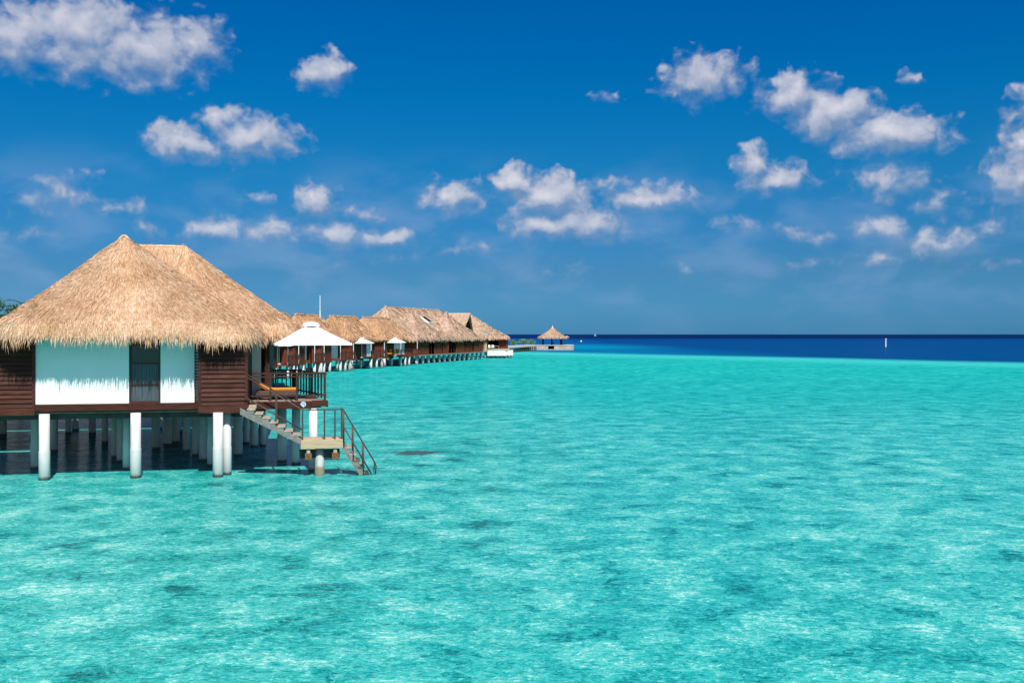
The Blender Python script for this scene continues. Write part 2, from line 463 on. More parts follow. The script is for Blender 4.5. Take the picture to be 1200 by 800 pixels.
# ------------------------------------------------------------------ mesh helpers
class MB:
    """collects geometry; build() links it as ONE mesh object"""
    def __init__(s):
        s.v = []; s.f = []

    def add(s, vs, fs):
        o = len(s.v)
        s.v.extend([tuple(map(float, q)) for q in vs])
        s.f.extend([tuple(i + o for i in f) for f in fs])
        return s

    def hexa(s, q):          # 8 corners: bottom 4 ccw, top 4 ccw
        return s.add(q, [(3, 2, 1, 0), (4, 5, 6, 7), (0, 1, 5, 4), (1, 2, 6, 5), (2, 3, 7, 6), (3, 0, 4, 7)])

    def box(s, x0, x1, y0, y1, z0, z1):
        return s.hexa([(x0, y0, z0), (x1, y0, z0), (x1, y1, z0), (x0, y1, z0), (x0, y0, z1), (x1, y0, z1), (x1, y1, z1), (x0, y1, z1)])

    def bar(s, p, q, w, h, up=(0, 0, 1)):
        p, q = Vector(p), Vector(q)
        d = (q - p).normalized()
        upv = Vector(up)
        if abs(d.dot(upv)) > .98:
            upv = Vector((1, 0, 0))
        a = d.cross(upv).normalized() * (w / 2)
        c = a.cross(d).normalized() * (h / 2)
        return s.hexa([p - a - c, p + a - c, q + a - c, q - a - c, p - a + c, p + a + c, q + a + c, q - a + c])

    def tube(s, pts, r, sides=8, caps=True):
        pts = [Vector(p) for p in pts]
        rs = r if isinstance(r, (list, tuple)) else [r] * len(pts)
        rings = []
        for i, p in enumerate(pts):
            d = (pts[min(i + 1, len(pts) - 1)] - pts[max(i - 1, 0)]).normalized()
            ref = Vector((0, 0, 1)) if abs(d.z) < .95 else Vector((1, 0, 0))
            a = d.cross(ref).normalized(); c = a.cross(d).normalized()
            rings.append([p + (a * math.cos(t) + c * math.sin(t)) * rs[i] for t in [2 * math.pi * k / sides for k in range(sides)]])
        vs = [q for rg in rings for q in rg]
        fs = []
        for i in range(len(pts) - 1):
            for k in range(sides):
                k2 = (k + 1) % sides
                fs.append((i * sides + k, i * sides + k2, (i + 1) * sides + k2, (i + 1) * sides + k))
        if caps:
            fs.append(tuple(range(sides))[::-1])
            fs.append(tuple((len(pts) - 1) * sides + k for k in range(sides)))
        return s.add(vs, fs)

    def lathe(s, prof, cx=0, cy=0, sides=20):
        vs = []; fs = []
        for (r, z) in prof:
            for k in range(sides):
                t = 2 * math.pi * k / sides
                vs.append((cx + r * math.cos(t), cy + r * math.sin(t), z))
        for i in range(len(prof) - 1):
            for k in range(sides):
                k2 = (k + 1) % sides
                fs.append((i * sides + k, i * sides + k2, (i + 1) * sides + k2, (i + 1) * sides + k))
        fs.append(tuple(range(sides))[::-1])
        fs.append(tuple((len(prof) - 1) * sides + k for k in range(sides)))
        return s.add(vs, fs)

    def quads(s, arr):       # numpy (n,4,3)
        o = len(s.v)
        s.v.extend(map(tuple, arr.reshape(-1, 3).tolist()))
        s.f.extend([(o + 4 * i, o + 4 * i + 1, o + 4 * i + 2, o + 4 * i + 3) for i in range(len(arr))])
        return s

    def build(s, name, mat, parent=None, smooth=False, bevel=0.0):
        me = bpy.data.meshes.new(name)
        me.from_pydata(s.v, [], s.f)
        me.update()
        if smooth:
            me.polygons.foreach_set('use_smooth', [True] * len(me.polygons))
        me.materials.append(mat)
        o = bpy.data.objects.new(name, me)
        COL.objects.link(o)
        if parent is not None:
            o.parent = parent
        if bevel:
            md = o.modifiers.new('bevel', 'BEVEL')
            md.width = bevel; md.segments = 2; md.limit_method = 'ANGLE'
        return o


def thing(name, label, cat, loc=(0, 0, 0), rz=0.0, group=None):
    o = bpy.data.objects.new(name, None)
    COL.objects.link(o)
    o.empty_display_size = .3
    o.location = loc
    o.rotation_euler = (0, 0, rz)
    return tag(o, label, cat, group)


def tag(o, label, cat, group=None, kind=None):
    o['label'] = label; o['category'] = cat
    if group:
        o['group'] = group
    if kind:
        o['kind'] = kind
    return o


def at(px, Y, z=None, py=None):
    X = (px - 600) / F * Y
    if py is not None:
        z = H - (py - 391.5) * Y / F
    return Vector((X, Y, 0 if z is None else z))


# ------------------------------------------------------------------ thatched roof generator
def rounded_ring(x0, x1, y0, y1, cr, step):
    pts = []; nrm = []
    cs = [(x1 - cr, y0 + cr, -90), (x1 - cr, y1 - cr, 0), (x0 + cr, y1 - cr, 90), (x0 + cr, y0 + cr, 180)]
    na = max(3, int(cr * 1.57 / step))
    for i, (cx, cy, a0) in enumerate(cs):
        for k in range(na + 1):
            a = R(a0 + 90 * k / na)
            pts.append((cx + cr * math.cos(a), cy + cr * math.sin(a))); nrm.append((math.cos(a), math.sin(a)))
        nx, ny, na0 = cs[(i + 1) % 4]
        a = R(a0 + 90)
        p = Vector(pts[-1]); q = Vector((nx + cr * math.cos(a), ny + cr * math.sin(a)))
        ns = max(1, int((q - p).length / step))
        for k in range(1, ns):
            w = p.lerp(q, k / ns)
            pts.append((w.x, w.y)); nrm.append((math.cos(a), math.sin(a)))
    return np.array(pts), np.array(nrm)


def thatch_roof(ring, ridge, zr, ze, parent, mat, drop=.45, flare=.16, cr=.7, step=.25, nrow=16, sag=.1,
                n_straw=20000, slen=.32, swid=.024, fr_per_m=150, fr_len=.42, fr_wid=.026, lump=.05, name='roof', gable_end=None, zfun=None):
    E, Nn = rounded_ring(*ring, cr, step)
    rx0, ry0, rx1, ry1 = ridge
    if abs(ry1 - ry0) > abs(rx1 - rx0):
        ux = np.clip((E[:, 1] - ry0) / (ry1 - ry0), 0, 1)
    else:
        ux = np.clip((E[:, 0] - rx0) / max(rx1 - rx0, 1e-6), 0, 1)
    Rg = np.stack([rx0 + (rx1 - rx0) * ux, ry0 + (ry1 - ry0) * ux], 1)
    ze1 = ze + drop
    rows = []
    for i in range(nrow + 1):
        t = i / nrow
        xy = Rg + (E - Rg) * t
        z = np.full(len(E), zr + (ze1 - zr) * t - sag * math.sin(math.pi * t) + (0.0))
        rows.append(np.column_stack([xy, z]))
    nl = 4
    for i in range(1, nl + 1):
        s_ = i / nl
        xy = E + Nn * (flare * math.sin(s_ * math.pi / 2))
        rows.append(np.column_stack([xy, np.full(len(E), ze1 - drop * (s_ ** 1.15))]))
    Gd = np.array(rows)
    for i in range(Gd.shape[0]):
        for k in range(Gd.shape[1]):
            p = Gd[i, k]
            if zfun:
                Gd[i, k, 2] += zfun(p[0], p[1]) * min(1, i / nrow) ** 4
            q = Vector((p[0] * .8, p[1] * .8, p[2] * .8 + 3.7))
            Gd[i, k, 2] += lump * mnoise.noise(q) + .4 * lump * mnoise.noise(q * 3.1)
    nr, nc = Gd.shape[:2]
    mb = MB()
    vs = Gd.reshape(-1, 3).tolist()
    fs = []
    for i in range(nr - 1):
        for k in range(nc):
            k2 = (k + 1) % nc
            fs.append((i * nc + k, (i + 1) * nc + k, (i + 1) * nc + k2, i * nc + k2))
    # soffit
    o0 = len(vs)
    c = np.array([(ring[0] + ring[1]) / 2, (ring[2] + ring[3]) / 2])
    for k in range(nc):
        q = c + (E[k] - c) * .72
        vs.append((q[0], q[1], ze + drop * .9 + .05))
    for k in range(nc):
        k2 = (k + 1) % nc
        fs.append(((nr - 1) * nc + k, o0 + k, o0 + k2, (nr - 1) * nc + k2))
    mb.add(vs, fs)
    # straw laid over the slope
    A = Gd[:-1]; B = Gd[1:]
    A2 = np.roll(A, -1, 1); B2 = np.roll(B, -1, 1)
    area = np.linalg.norm(np.cross(B2 - A, B - A2), axis=2) * .5
    pr = area.ravel() / area.sum()
    idx = rng.choice(len(pr), n_straw, p=pr)
    ii, kk = np.divmod(idx, nc)
    a = rng.random((n_straw, 1)); bb = rng.random((n_straw, 1))
    p = (A[ii, kk] * (1 - a) + A2[ii, kk] * a) * (1 - bb) + (B[ii, kk] * (1 - a) + B2[ii, kk] * a) * bb
    dn = (B[ii, kk] * (1 - a) + B2[ii, kk] * a) - (A[ii, kk] * (1 - a) + A2[ii, kk] * a)
    dn /= np.linalg.norm(dn, axis=1, keepdims=True) + 1e-9
    sd = (B2[ii, kk] - B[ii, kk])
    sd /= np.linalg.norm(sd, axis=1, keepdims=True) + 1e-9
    nm = np.cross(dn, sd); nm /= np.linalg.norm(nm, axis=1, keepdims=True) + 1e-9
    nm *= np.sign(nm[:, 2:3] + 1e-9)
    yaw = rng.normal(0, .16, (n_straw, 1))
    d2 = dn + sd * yaw; d2 /= np.linalg.norm(d2, axis=1, keepdims=True)
    s2 = sd - dn * yaw; s2 /= np.linalg.norm(s2, axis=1, keepdims=True)
    twist = rng.normal(0, .5, (n_straw, 1))
    s2 = s2 + nm * twist; s2 /= np.linalg.norm(s2, axis=1, keepdims=True)
    ln = slen * rng.uniform(.55, 1.3, (n_straw, 1)); w = swid * rng.uniform(.6, 1.4, (n_straw, 1))
    lift = rng.uniform(.01, .15, (n_straw, 1)) * ln
    st = p - d2 * ln * .5 + nm * .004
    en = p + d2 * ln * .5 + nm * (lift + .008)
    Q = np.stack([st - s2 * w * .5, en - s2 * w * .25, en + s2 * w * .25, st + s2 * w * .5], 1)
    mb.quads(Q)
    roof = mb.build(name, mat, parent)
    # hanging fringe
    per = np.linalg.norm(np.roll(E, -1, 0) - E, axis=1)
    nf = int(per.sum() * fr_per_m)
    k = rng.choice(len(per), nf, p=per / per.sum())
    a = rng.random((nf, 1))
    s_ = rng.integers(nrow, nr, nf)
    p = Gd[s_, k] * (1 - a) + Gd[s_, (k + 1) % nc] * a
    no = np.column_stack([Nn[k], np.zeros(nf)])
    tg = np.column_stack([-Nn[k][:, 1], Nn[k][:, 0], np.zeros(nf)])
    clump = np.array([mnoise.noise(Vector((q[0] * 2.3, q[1] * 2.3, .7))) for q in p])
    clump2 = np.array([mnoise.noise(Vector((q[0] * 7.1, q[1] * 7.1, 5.7))) for q in p])
    ln = fr_len * (rng.uniform(.35, 1.0, nf) ** 1.3) * (1 + .5 * clump + .5 * clump2)
    ln = np.clip(ln, .05, None)[:, None]
    lean = (.35 * clump2 + rng.normal(0, .16, nf))[:, None]
    d = np.array([[0, 0, -1.0]]) + no * rng.uniform(.05, .75, (nf, 1)) + tg * lean
    d /= np.linalg.norm(d, axis=1, keepdims=True)
    w = fr_wid * rng.uniform(.6, 1.4, (nf, 1))
    sdv = tg + no * rng.normal(0, .4, (nf, 1))
    p0 = p - no * rng.uniform(0, .12, (nf, 1))
    mid = p0 + d * ln * .55
    d3 = d + np.array([[0, 0, -.45]]); d3 /= np.linalg.norm(d3, axis=1, keepdims=True)
    en = mid + d3 * ln * .45
    # two quads per straw, sharing the bend
    q1 = np.stack([p0 - sdv * w * .5, mid - sdv * w * .4, mid + sdv * w * .4, p0 + sdv * w * .5], 1)
    q2 = np.stack([mid - sdv * w * .4, en - sdv * w * .06, en + sdv * w * .06, mid + sdv * w * .4], 1)
    fm = MB().quads(np.concatenate([q1, q2]))
    fm.build('thatch_fringe', mat, roof)
    cr_ = .06 if step < .4 else .12
    a_, b_ = Vector((rx0, ry0, zr - .0)), Vector((rx1, ry1, zr - .0))
    ns = max(2, int((b_ - a_).length / .8))
    pts = [a_.lerp(b_, k / ns) + Vector((0, 0, .03 * mnoise.noise(Vector((k * .7, zr, rx0))))) for k in range(ns + 1)]
    e_ = (b_ - a_).normalized()
    pts = [a_ - e_ * .16 + Vector((0, 0, -.14))] + pts + [b_ + e_ * .16 + Vector((0, 0, -.14))]
    MB().tube(pts, [cr_ * .5] + [cr_] * (len(pts) - 2) + [cr_ * .5], 8).build('ridge_cap', mat, roof)
    return roof


# ------------------------------------------------------------------ sea, shore
me = bpy.data.meshes.new('water')
S_ = 26000
me.from_pydata([(-S_, -600, 0), (S_, -600, 0), (S_, S_, 0), (-S_, S_, 0)], [], [(0, 1, 2, 3)])
me.materials.append(M['water'])
water = bpy.data.objects.new('water', me)
COL.objects.link(water)
tag(water, 'turquoise lagoon water darkening to blue open sea', 'water', kind='structure')

mb = MB()
vs = [(-52, 92, .95)]; fs = []
for j, (k, z) in enumerate(((.45, .85), (.8, .55), (1.0, -.15))):
    for i in range(28):
        t = 2 * math.pi * i / 28
        r = 1 + .12 * mnoise.noise(Vector((math.cos(t) * 2, math.sin(t) * 2, 1.3)))
        vs.append((-52 + 22 * k * r * math.cos(t), 92 + 15 * k * r * math.sin(t), z))
for i in range(28):
    fs.append((0, 1 + i, 1 + (i + 1) % 28))
    for j in range(2):
        fs.append((1 + j * 28 + i, 1 + (j + 1) * 28 + i, 1 + (j + 1) * 28 + (i + 1) % 28, 1 + j * 28 + (i + 1) % 28))
mb.add(vs, fs)
tag(mb.build('beach', M['sand'], smooth=True), 'low white sand shore hidden behind the big villa', 'beach', kind='structure')

# ------------------------------------------------------------------ the big villa
VA = R(11.6)
VO = Vector((-11.16, 35.0, 0))
U = Vector((math.cos(VA), math.sin(VA), 0)); V = Vector((-math.sin(VA), math.cos(VA), 0))


def loc(w):                      # world -> villa coordinates
    r = Vector(w) - VO
    return Vector((r.dot(U), r.dot(V), r.z))


villa = thing('overwater_villa', 'large thatched villa on white piles in the left foreground, white walls and dark louvred bays', 'villa', VO, VA)
FZ = 2.55                        # floor
# white wall panels
mbw = MB().box(-5.2, -2.18, 0, .16, FZ, 5.75); mbw.build('wall', M['white'], villa, bevel=.006)
mbw = MB().box(-1.14, .0, 0, .16, FZ, 5.75); mbw.build('wall', M['white'], villa, bevel=.006)
# end and back walls of the house, boarded dark
mb = MB().box(-6.4, -5.2, .1, .22, FZ, 4.98).box(1.74, 1.84, .1, 2.7, FZ, 5.2).box(-6.4, -6.25, .22, 7, FZ, 4.98).box(-6.25, 2.3, 6.7, 6.85, FZ, 5.1)
mb.build('wall', M['brown'], villa)
MB().box(1.55, 2.17, 2.2, 2.34, FZ, 5.7).build('wall', M['white'], villa)
MB().box(2.36, 2.48, 2.24, 6.9, FZ, 5.3).build('wall', M['brown'], villa)
# black panel standing in for the shaded opening in the narrow gap
dr = MB().box(2.17, 2.355, 2.27, 2.33, FZ, 5.4).build('dark_doorway', M['black'], villa)
MB().box(2.31, 2.385, 2.19, 2.265, FZ, 5.4).build('frame', M['rail'], dr)
# glazed door between the white panels
dr = MB().box(-2.14, -1.18, .09, .11, FZ + .06, 5.6).build('glazed_door', M['glass'], villa)
fr = MB()
fr.box(-2.18, -2.13, .0, .15, FZ, 5.7); fr.box(-1.19, -1.14, .0, .15, FZ, 5.7); fr.box(-2.13, -1.19, .0, .14, FZ, FZ + .07)
for z in (3.20, 3.94, 4.58):
    fr.box(-2.13, -1.19, .04, .13, z - .022, z + .022)
fr.build('frame', M['rail'], dr)
cu = MB()
vs = []
nq = 40
for k in range(nq + 1):
    x = -2.12 + .92 * k / nq
    y = .075 + .012 * math.sin(k * 1.9) + .004 * math.sin(k * .7)
    vs += [(x, y, FZ + .07), (x, y, 3.90)]
cu.add(vs, [(2 * k, 2 * k + 2, 2 * k + 3, 2 * k + 1) for k in range(nq)])
cu.build('screen_curtain', M['screen'], dr)
# black sheet put in as the darkness behind the glass
MB().box(-2.14, -1.18, .9, 1.0, FZ, 5.6).build('dark_backing', M['black'], villa)
# fascia under the white wall
MB().box(-5.22, .16, -.07, .14, 2.315, 2.55).build('fascia', M['brown'], villa, bevel=.008)
MB().box(-9.5, 1.84, -.02, 7.0, 2.235, 2.312).build('floor_slab', M['beam'], villa)  # carried on unseen past the left wall to shade the water
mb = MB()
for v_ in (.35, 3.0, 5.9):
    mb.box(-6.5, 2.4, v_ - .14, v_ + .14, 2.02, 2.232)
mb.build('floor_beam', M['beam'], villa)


# louvred bays
def louvred_bay(u0, u1, vf, vb, zb, zt, fw=.09, pitch=.158, skirt=.24):
    fr = MB()
    fr.box(u0, u0 + fw, vf, vf + .1, zb + skirt, zt); fr.box(u1 - fw, u1, vf, vf + .1, zb + skirt, zt)
    fr.box(u0 - .01, u1 + .01, vf - .02, vf + .12, zb, zb + skirt)
    fr.box(u0, u0 + .08, vf + .1, vb, zb + .05, zt); fr.box(u1 - .08, u1, vf + .1, vb, zb + .05, zt)
    bay = fr.build('louvred_bay', M['brown'], villa, bevel=.006)
    sl = MB()
    z = zb + skirt + .02
    while z < zt - .1:
        h = pitch * random.uniform(.96, 1.0)
        y0 = vf + .012; y1 = vf + .052
        sl.hexa([(u0 + fw, y0, z), (u1 - fw, y0, z), (u1 - fw, y0 + .05, z), (u0 + fw, y0 + .05, z),
                 (u0 + fw, y1, z + h * .94), (u1 - fw, y1, z + h * .94), (u1 - fw, y1 + .05, z + h * .94), (u0 + fw, y1 + .05, z + h * .94)])
        z += pitch
    sl.build('slats', M['brown'], bay)
    MB().box(u0 + fw, u1 - fw, vf + .105, vf + .13, zb + skirt, zt).build('backing', M['black'], bay)
    return bay


louvred_bay(.18, 1.84, -.55, .1, 2.21, 4.93)
louvred_bay(-6.5, -5.21, -.10, .1, 2.19, 5.05, fw=.07)
# ladder of short slats in the slot beside the right bay
mb = MB()
z = 2.6
while z < 5.2:
    mb.box(.005, .17, -.03, .03, z, z + .035); z += .105
mb.box(.0, .02, -.035, .035, 2.56, 5.4)
mb.build('slat_strip', M['brown'], villa)
MB().box(.0, .18, .035, .06, 2.56, 5.5).build('slot_lining', M['white'], villa)

# piles under the house and the terrace: photo x of the axis, photo y of the waterline
PILES = [(52, 562, 6), (159, 559.5, 6), (255.5, 558.5, 5.8), (266, 556, 5.0), (41.5, 549, 5.2), (148.5, 550, 4.4), (141, 541, 4.2), (134, 536, 3.4),
         (246.5, 546, 3.6), (238, 540, 4.6), (229, 534, 3.8), (218.5, 529, 3.8), (206, 519, 4.0), (196.5, 521.5, 4.6), (123, 519, 3.4),
         (279, 534, 5), (288.5, 520, 3.6), (308, 523, 3.4), (330.5, 541, 5.4), (347, 544, 5), (367, 551.5, 5), (-62, 556, 5), (-20, 536, 4), (40, 523, 3.6), (80, 508, 3.2),
         (2, 503, 2.6)]
for i, (px, py, hw) in enumerate(PILES):
    Y = H * F / (py - 391.5)
    w = at(px, Y)
    l = loc(w)
    r = hw / F * Y
    j = .98 + .06 * ((i * 37) % 5) / 5
    top = 2.235 if l.x < 1.9 else 2.27
    pm = MB()
    pm.lathe([(r * 1.05, -.6), (r * 1.05, j - .03), (r * 1.03, j), (r * .97, j + .03), (r * .97, top)], l.x, l.y)
    pm.build('pile', M['pile'], villa, smooth=True).data.polygons.foreach_set('use_smooth', [True] * (len(pm.f)))
    if l.x < 1.9:
        cap = MB().box(l.x - r * .5, l.x + r * .5, l.y - r * .5, l.y + r * .5, top - .004, top + .07)

# boardwalks behind the house
for nm, lab, v0, v1, u1 in (('boardwalk', 'dark timber boardwalk on piles directly behind the front villa, seen under its floor', 8.0, 16.8, 2.2),
                            ('boardwalk', 'second dark boardwalk on piles further behind the front villa, seen under its floor', 17.6, 30.0, 1.0)):
    bw = thing(nm, lab, 'boardwalk', VO, VA, 'boardwalks behind the front villa')
    MB().box(-26, u1, v0, v1, 2.0, 2.2).build('deck', M['deckwood'], bw)
    MB().box(-26, u1 + .02, v0 - .08, v0 - .004, 1.8, 2.19).build('fascia', M['brown'], bw)
    for q in range(7):
        for v_ in (v0 + .5, v1 - .6):
            u_ = u1 - .6 - 4.1 * q
            MB().lathe([(.17, -.5), (.17, 1.998)], u_, v_, 12).build('pile', M['pile'], bw, smooth=True)

# roofs
thatch_roof((-6.45, 2.15, -.85, 7.2), (-2.87, 2.75, -2.75, 2.75), 8.58, 4.86, villa, M['thatch'], zfun=lambda x, y: -.20 * math.exp(-((x - 1.25) / .95) ** 2) * (1 if y < 1 else 0), drop=.46, cr=1.0, n_straw=135000, nrow=20, sag=.05, slen=.24, swid=.011, fr_per_m=420, fr_wid=.013, lump=.06)
thatch_roof((-5.6, 3.50, 1.75, 8.3), (-3.1, 4.25, -.80, 4.25), 8.36, 4.86, villa, M['thatch'], drop=.46, cr=.9, n_straw=90000, nrow=20, sag=.06, slen=.24, swid=.011, fr_per_m=400, fr_wid=.013, lump=.06)

# terrace deck
DK = [(1.86, .2), (4.59, .2), (3.36, 5.0), (1.86, 5.0)]
mb = MB()
nb = 20
for i in range(nb):
    y0 = .2 + 4.8 * i / nb; y1 = y0 + 4.8 / nb - .012
    xr0 = 4.59 - (y0 - .2) / 4.8 * 1.23; xr1 = 4.59 - (y1 - .2) / 4.8 * 1.23
    mb.hexa([(1.86, y0, 2.50), (xr0, y0, 2.50), (xr1, y1, 2.50), (1.86, y1, 2.50), (1.86, y0, 2.55), (xr0, y0, 2.55), (xr1, y1, 2.55), (1.86, y1, 2.55)])
deck = mb.build('deck', M['deckwood'], villa)
mb = MB()
mb.box(1.86, 4.02, .13, .19, 2.27, 2.535); mb.box(4.03, 4.62, .13, .19, 2.34, 2.56)
mb.bar((4.60, .2, 2.43), (3.38, 5.0, 2.43), .06, .23)
mb.build('deck_fascia', M['brown'], deck, bevel=.006)
for v_ in (.5, 1.9, 3.3, 4.7):
    xr = 4.45 - (v_ - .2) / 4.8 * 1.23
    MB().box(1.9, xr, v_ - .06, v_ + .06, 2.28, 2.497).build('joist', M['beam'], deck)

# terrace railing: front and splayed side
def railing(parent, p0, p1, z0, posts, rails, name='railing', pw=.075, baluster=None, mat='rail', bz=None):
    mbr = MB()
    p0, p1 = Vector((*p0, 0)), Vector((*p1, 0))
    for (z, h) in rails:
        mbr.bar(p0 + Vector((0, 0, z)), p1 + Vector((0, 0, z)), .055, h)
    rl = mbr.build(name, M[mat], parent)
    for t in posts:
        q = p0.lerp(p1, t)
        MB().box(q.x - pw / 2, q.x + pw / 2, q.y - pw / 2, q.y + pw / 2, z0, rails[0][0] + .03).build('post', M[mat], rl)
    if baluster:
        nb_, w_ = baluster
        d = (p1 - p0).normalized()
        for i in range(nb_):
            q = p0.lerp(p1, (i + .5) / nb_)
            MB().bar(q + Vector((0, 0, bz[0])), q + Vector((0, 0, bz[1])), w_ * .35, w_, up=d).build('baluster', M[mat], rl)
    return rl


railing(villa, (1.9, .24), (4.55, .24), 2.55, [.26, .61, .985], [(3.545, .06), (3.42, .045), (2.74, .05)])
railing(villa, (4.55, .27), (3.36, 4.9), 2.55, [.995], [(3.50, .06), (2.72, .05)], baluster=(11, .11), bz=(2.6, 3.47))
railing(villa, (3.30, 4.9), (1.95, 4.9), 2.55, [.0, .5, 1], [(3.50, .06), (3.38, .045), (2.72, .05)], baluster=(8, .05), bz=(2.6, 3.47))

# stairs from the terrace down to the landing
st = MB()
for s_v in (-1.14, -.36):
    st.hexa([(1.62, s_v - .05, 2.20), (3.70, s_v - .05, 1.10), (3.70, s_v + .05, 1.10), (1.62, s_v + .05, 2.20),
             (1.62, s_v - .05, 2.42), (3.70, s_v - .05, 1.31), (3.70, s_v + .05, 1.31), (1.62, s_v + .05, 2.42)])
stair = st.build('staircase', M['concrete_side'], villa)
for i in range(7):
    u0 = 1.87 + .252 * i; z = 2.385 - .153 * i
    MB().box(u0 - .02, u0 + .262, -1.20, -.30, z - .05, z).build('tread', M['concrete'], stair, bevel=.006)
mb = MB()
for i in range(7):
    u0 = 1.87 + .252 * i; z = 2.385 - .153 * i
    mb.box(u0 + .215, u0 + .235, -1.13, -.37, z - .20, z - .052)
    mb.box(u0, u0 + .21, -1.185, -1.145, z - .16, z - .052)
mb.build('risers', M['concrete_side'], stair)
MB().box(1.86, 2.12, -.30, .125, 2.36, 2.44).build('top_step', M['concrete'], stair)
hr = MB()
hr.tube([(1.80, -1.17, 3.50), (3.72, -1.17, 2.32), (5.08, -1.17, 2.32)], .022)
hr.tube([(1.80, -1.17, 2.78), (3.72, -1.17, 1.62)], .026)
hr.tube([(1.75, -.33, 3.56), (3.72, -.33, 2.36)], .022)
hrail = hr.build('handrail', M['metal'], villa, smooth=True)
for (u_, z0, z1) in ((2.82, 1.80, 2.86), (3.72, 1.29, 2.32), (4.47, 1.26, 2.32), (4.83, 1.27, 2.32), (5.06, 1.27, 2.32)):
    MB().box(u_ - .028, u_ + .028, -1.198, -1.142, z0, z1).build('post', M['metal'], hrail)
for (u_, z0, z1) in ((2.82, 1.80, 2.88), (3.72, 1.29, 2.36)):
    MB().box(u_ - .026, u_ + .026, -.356, -.304, z0, z1).build('post', M['metal'], hrail)

# landing
mb = MB()
mb.box(3.66, 5.10, -1.27, -1.20, .975, 1.285)
mb.box(3.66, 5.10, -.30, -.23, .985, 1.280)
for i in range(6):
    v0 = -1.195 + .149 * i
    mb.box(3.66, 5.10, v0, v0 + .142, 1.235, 1.290)
mb.box(3.66, 3.72, -1.195, -.305, .99, 1.23); mb.box(5.04, 5.10, -1.195, -.305, .99, 1.23)
land = mb.build('landing', M['plank'], villa, bevel=.006)
for u_ in (3.92, 4.84):
    MB().box(u_ - .06, u_ + .06, -1.22, -.30, .82, .972).build('joist', M['concrete'], land)
for u_ in (3.92, 4.84):
    MB().box(u_ - .115, u_ + .115, -1.26, -1.02, .60, .815).build('bracket', M['rust'], land)
MB().box(3.60, 5.0, -.98, -.70, .62, .90).build('cross_beam', M['beam'], land)
r = .155
pl = loc(at(374.5, 34.95))
MB().lathe([(r * 1.10, -.5), (r * 1.12, .1), (r * 1.08, .30), (r * 1.02, .34), (r, .36), (r, .96)], pl.x, pl.y).build('pile', M['pileold'], villa, smooth=True)

# ladder stairs into the water
lt = MB()
L0, L1 = Vector((5.10, 0, 1.08)), Vector((5.96, 0, -.25))
for s_v in (-1.16, -.42):
    lt.bar((L0.x, s_v, L0.z), (L1.x, s_v, L1.z), .06, .20)
lad = lt.build('ladder_stairs', M['concrete_side'], villa)
for i in range(5):
    z = 1.0 - .235 * i
    u_ = 5.10 + .152 * (i + .45)
    MB().box(u_, u_ + .24, -1.20, -.38, z - .055, z).build('tread', M['concrete'] if i < 2 else M['rust'] if i < 3 else M['beam'], lad, bevel=.006)
for s_v in (-1.19, -.39):
    hb = MB()
    hb.tube([(5.05, s_v, 2.32), (5.12, s_v, 2.30), (6.22, s_v, .42), (6.26, s_v, .30), (6.23, s_v, .05)], .022)
    hb.tube([(5.12, s_v, 1.72), (6.10, s_v, .02)], .02)
    hb.tube([(5.14, s_v, 1.0), (5.14, s_v, 2.26)], .02)
    hb.tube([(5.46, s_v, .50), (5.46, s_v, 1.72)], .02)
    hb.tube([(5.82, s_v, .0), (5.82, s_v, 1.10)], .02)
    hb.build('handrail', M['metal'], lad, smooth=True)

# round emblem plate on the terrace edge
sg = thing('round_sign', 'small round blue and white emblem plate fixed to the dark terrace edge above the stairs', 'sign', VO + U * 3.74 + V * .125 + Vector((0, 0, 2.425)), VA)
def disc(r, y0, y1, cx=0, cz=0, sides=24):
    d = MB(); vs = []
    for y in (y0, y1):
        for k in range(sides):
            t = 2 * math.pi * k / sides
            vs.append((cx + r * math.cos(t), y, cz + r * math.sin(t)))
    fs = [tuple(range(sides)), tuple(range(sides, 2 * sides))[::-1]]
    for k in range(sides):
        k2 = (k + 1) % sides
        fs.append((k, sides + k, sides + k2, k2))
    return d.add(vs, fs)
disc(.095, -.012, 0).build('plate', M['signwhite'], sg)
mb = MB()
arc = [(.062 * math.cos(t), -.016, .062 * math.sin(t)) for t in [R(a) for a in range(-60, 200, 20)]]
mb.tube(arc, .014, 6)
mb.tube([(-.03, -.016, -.02), (.0, -.016, .012), (.035, -.016, -.012)], .015, 6)
mb.build('emblem', M['signblue'], sg)

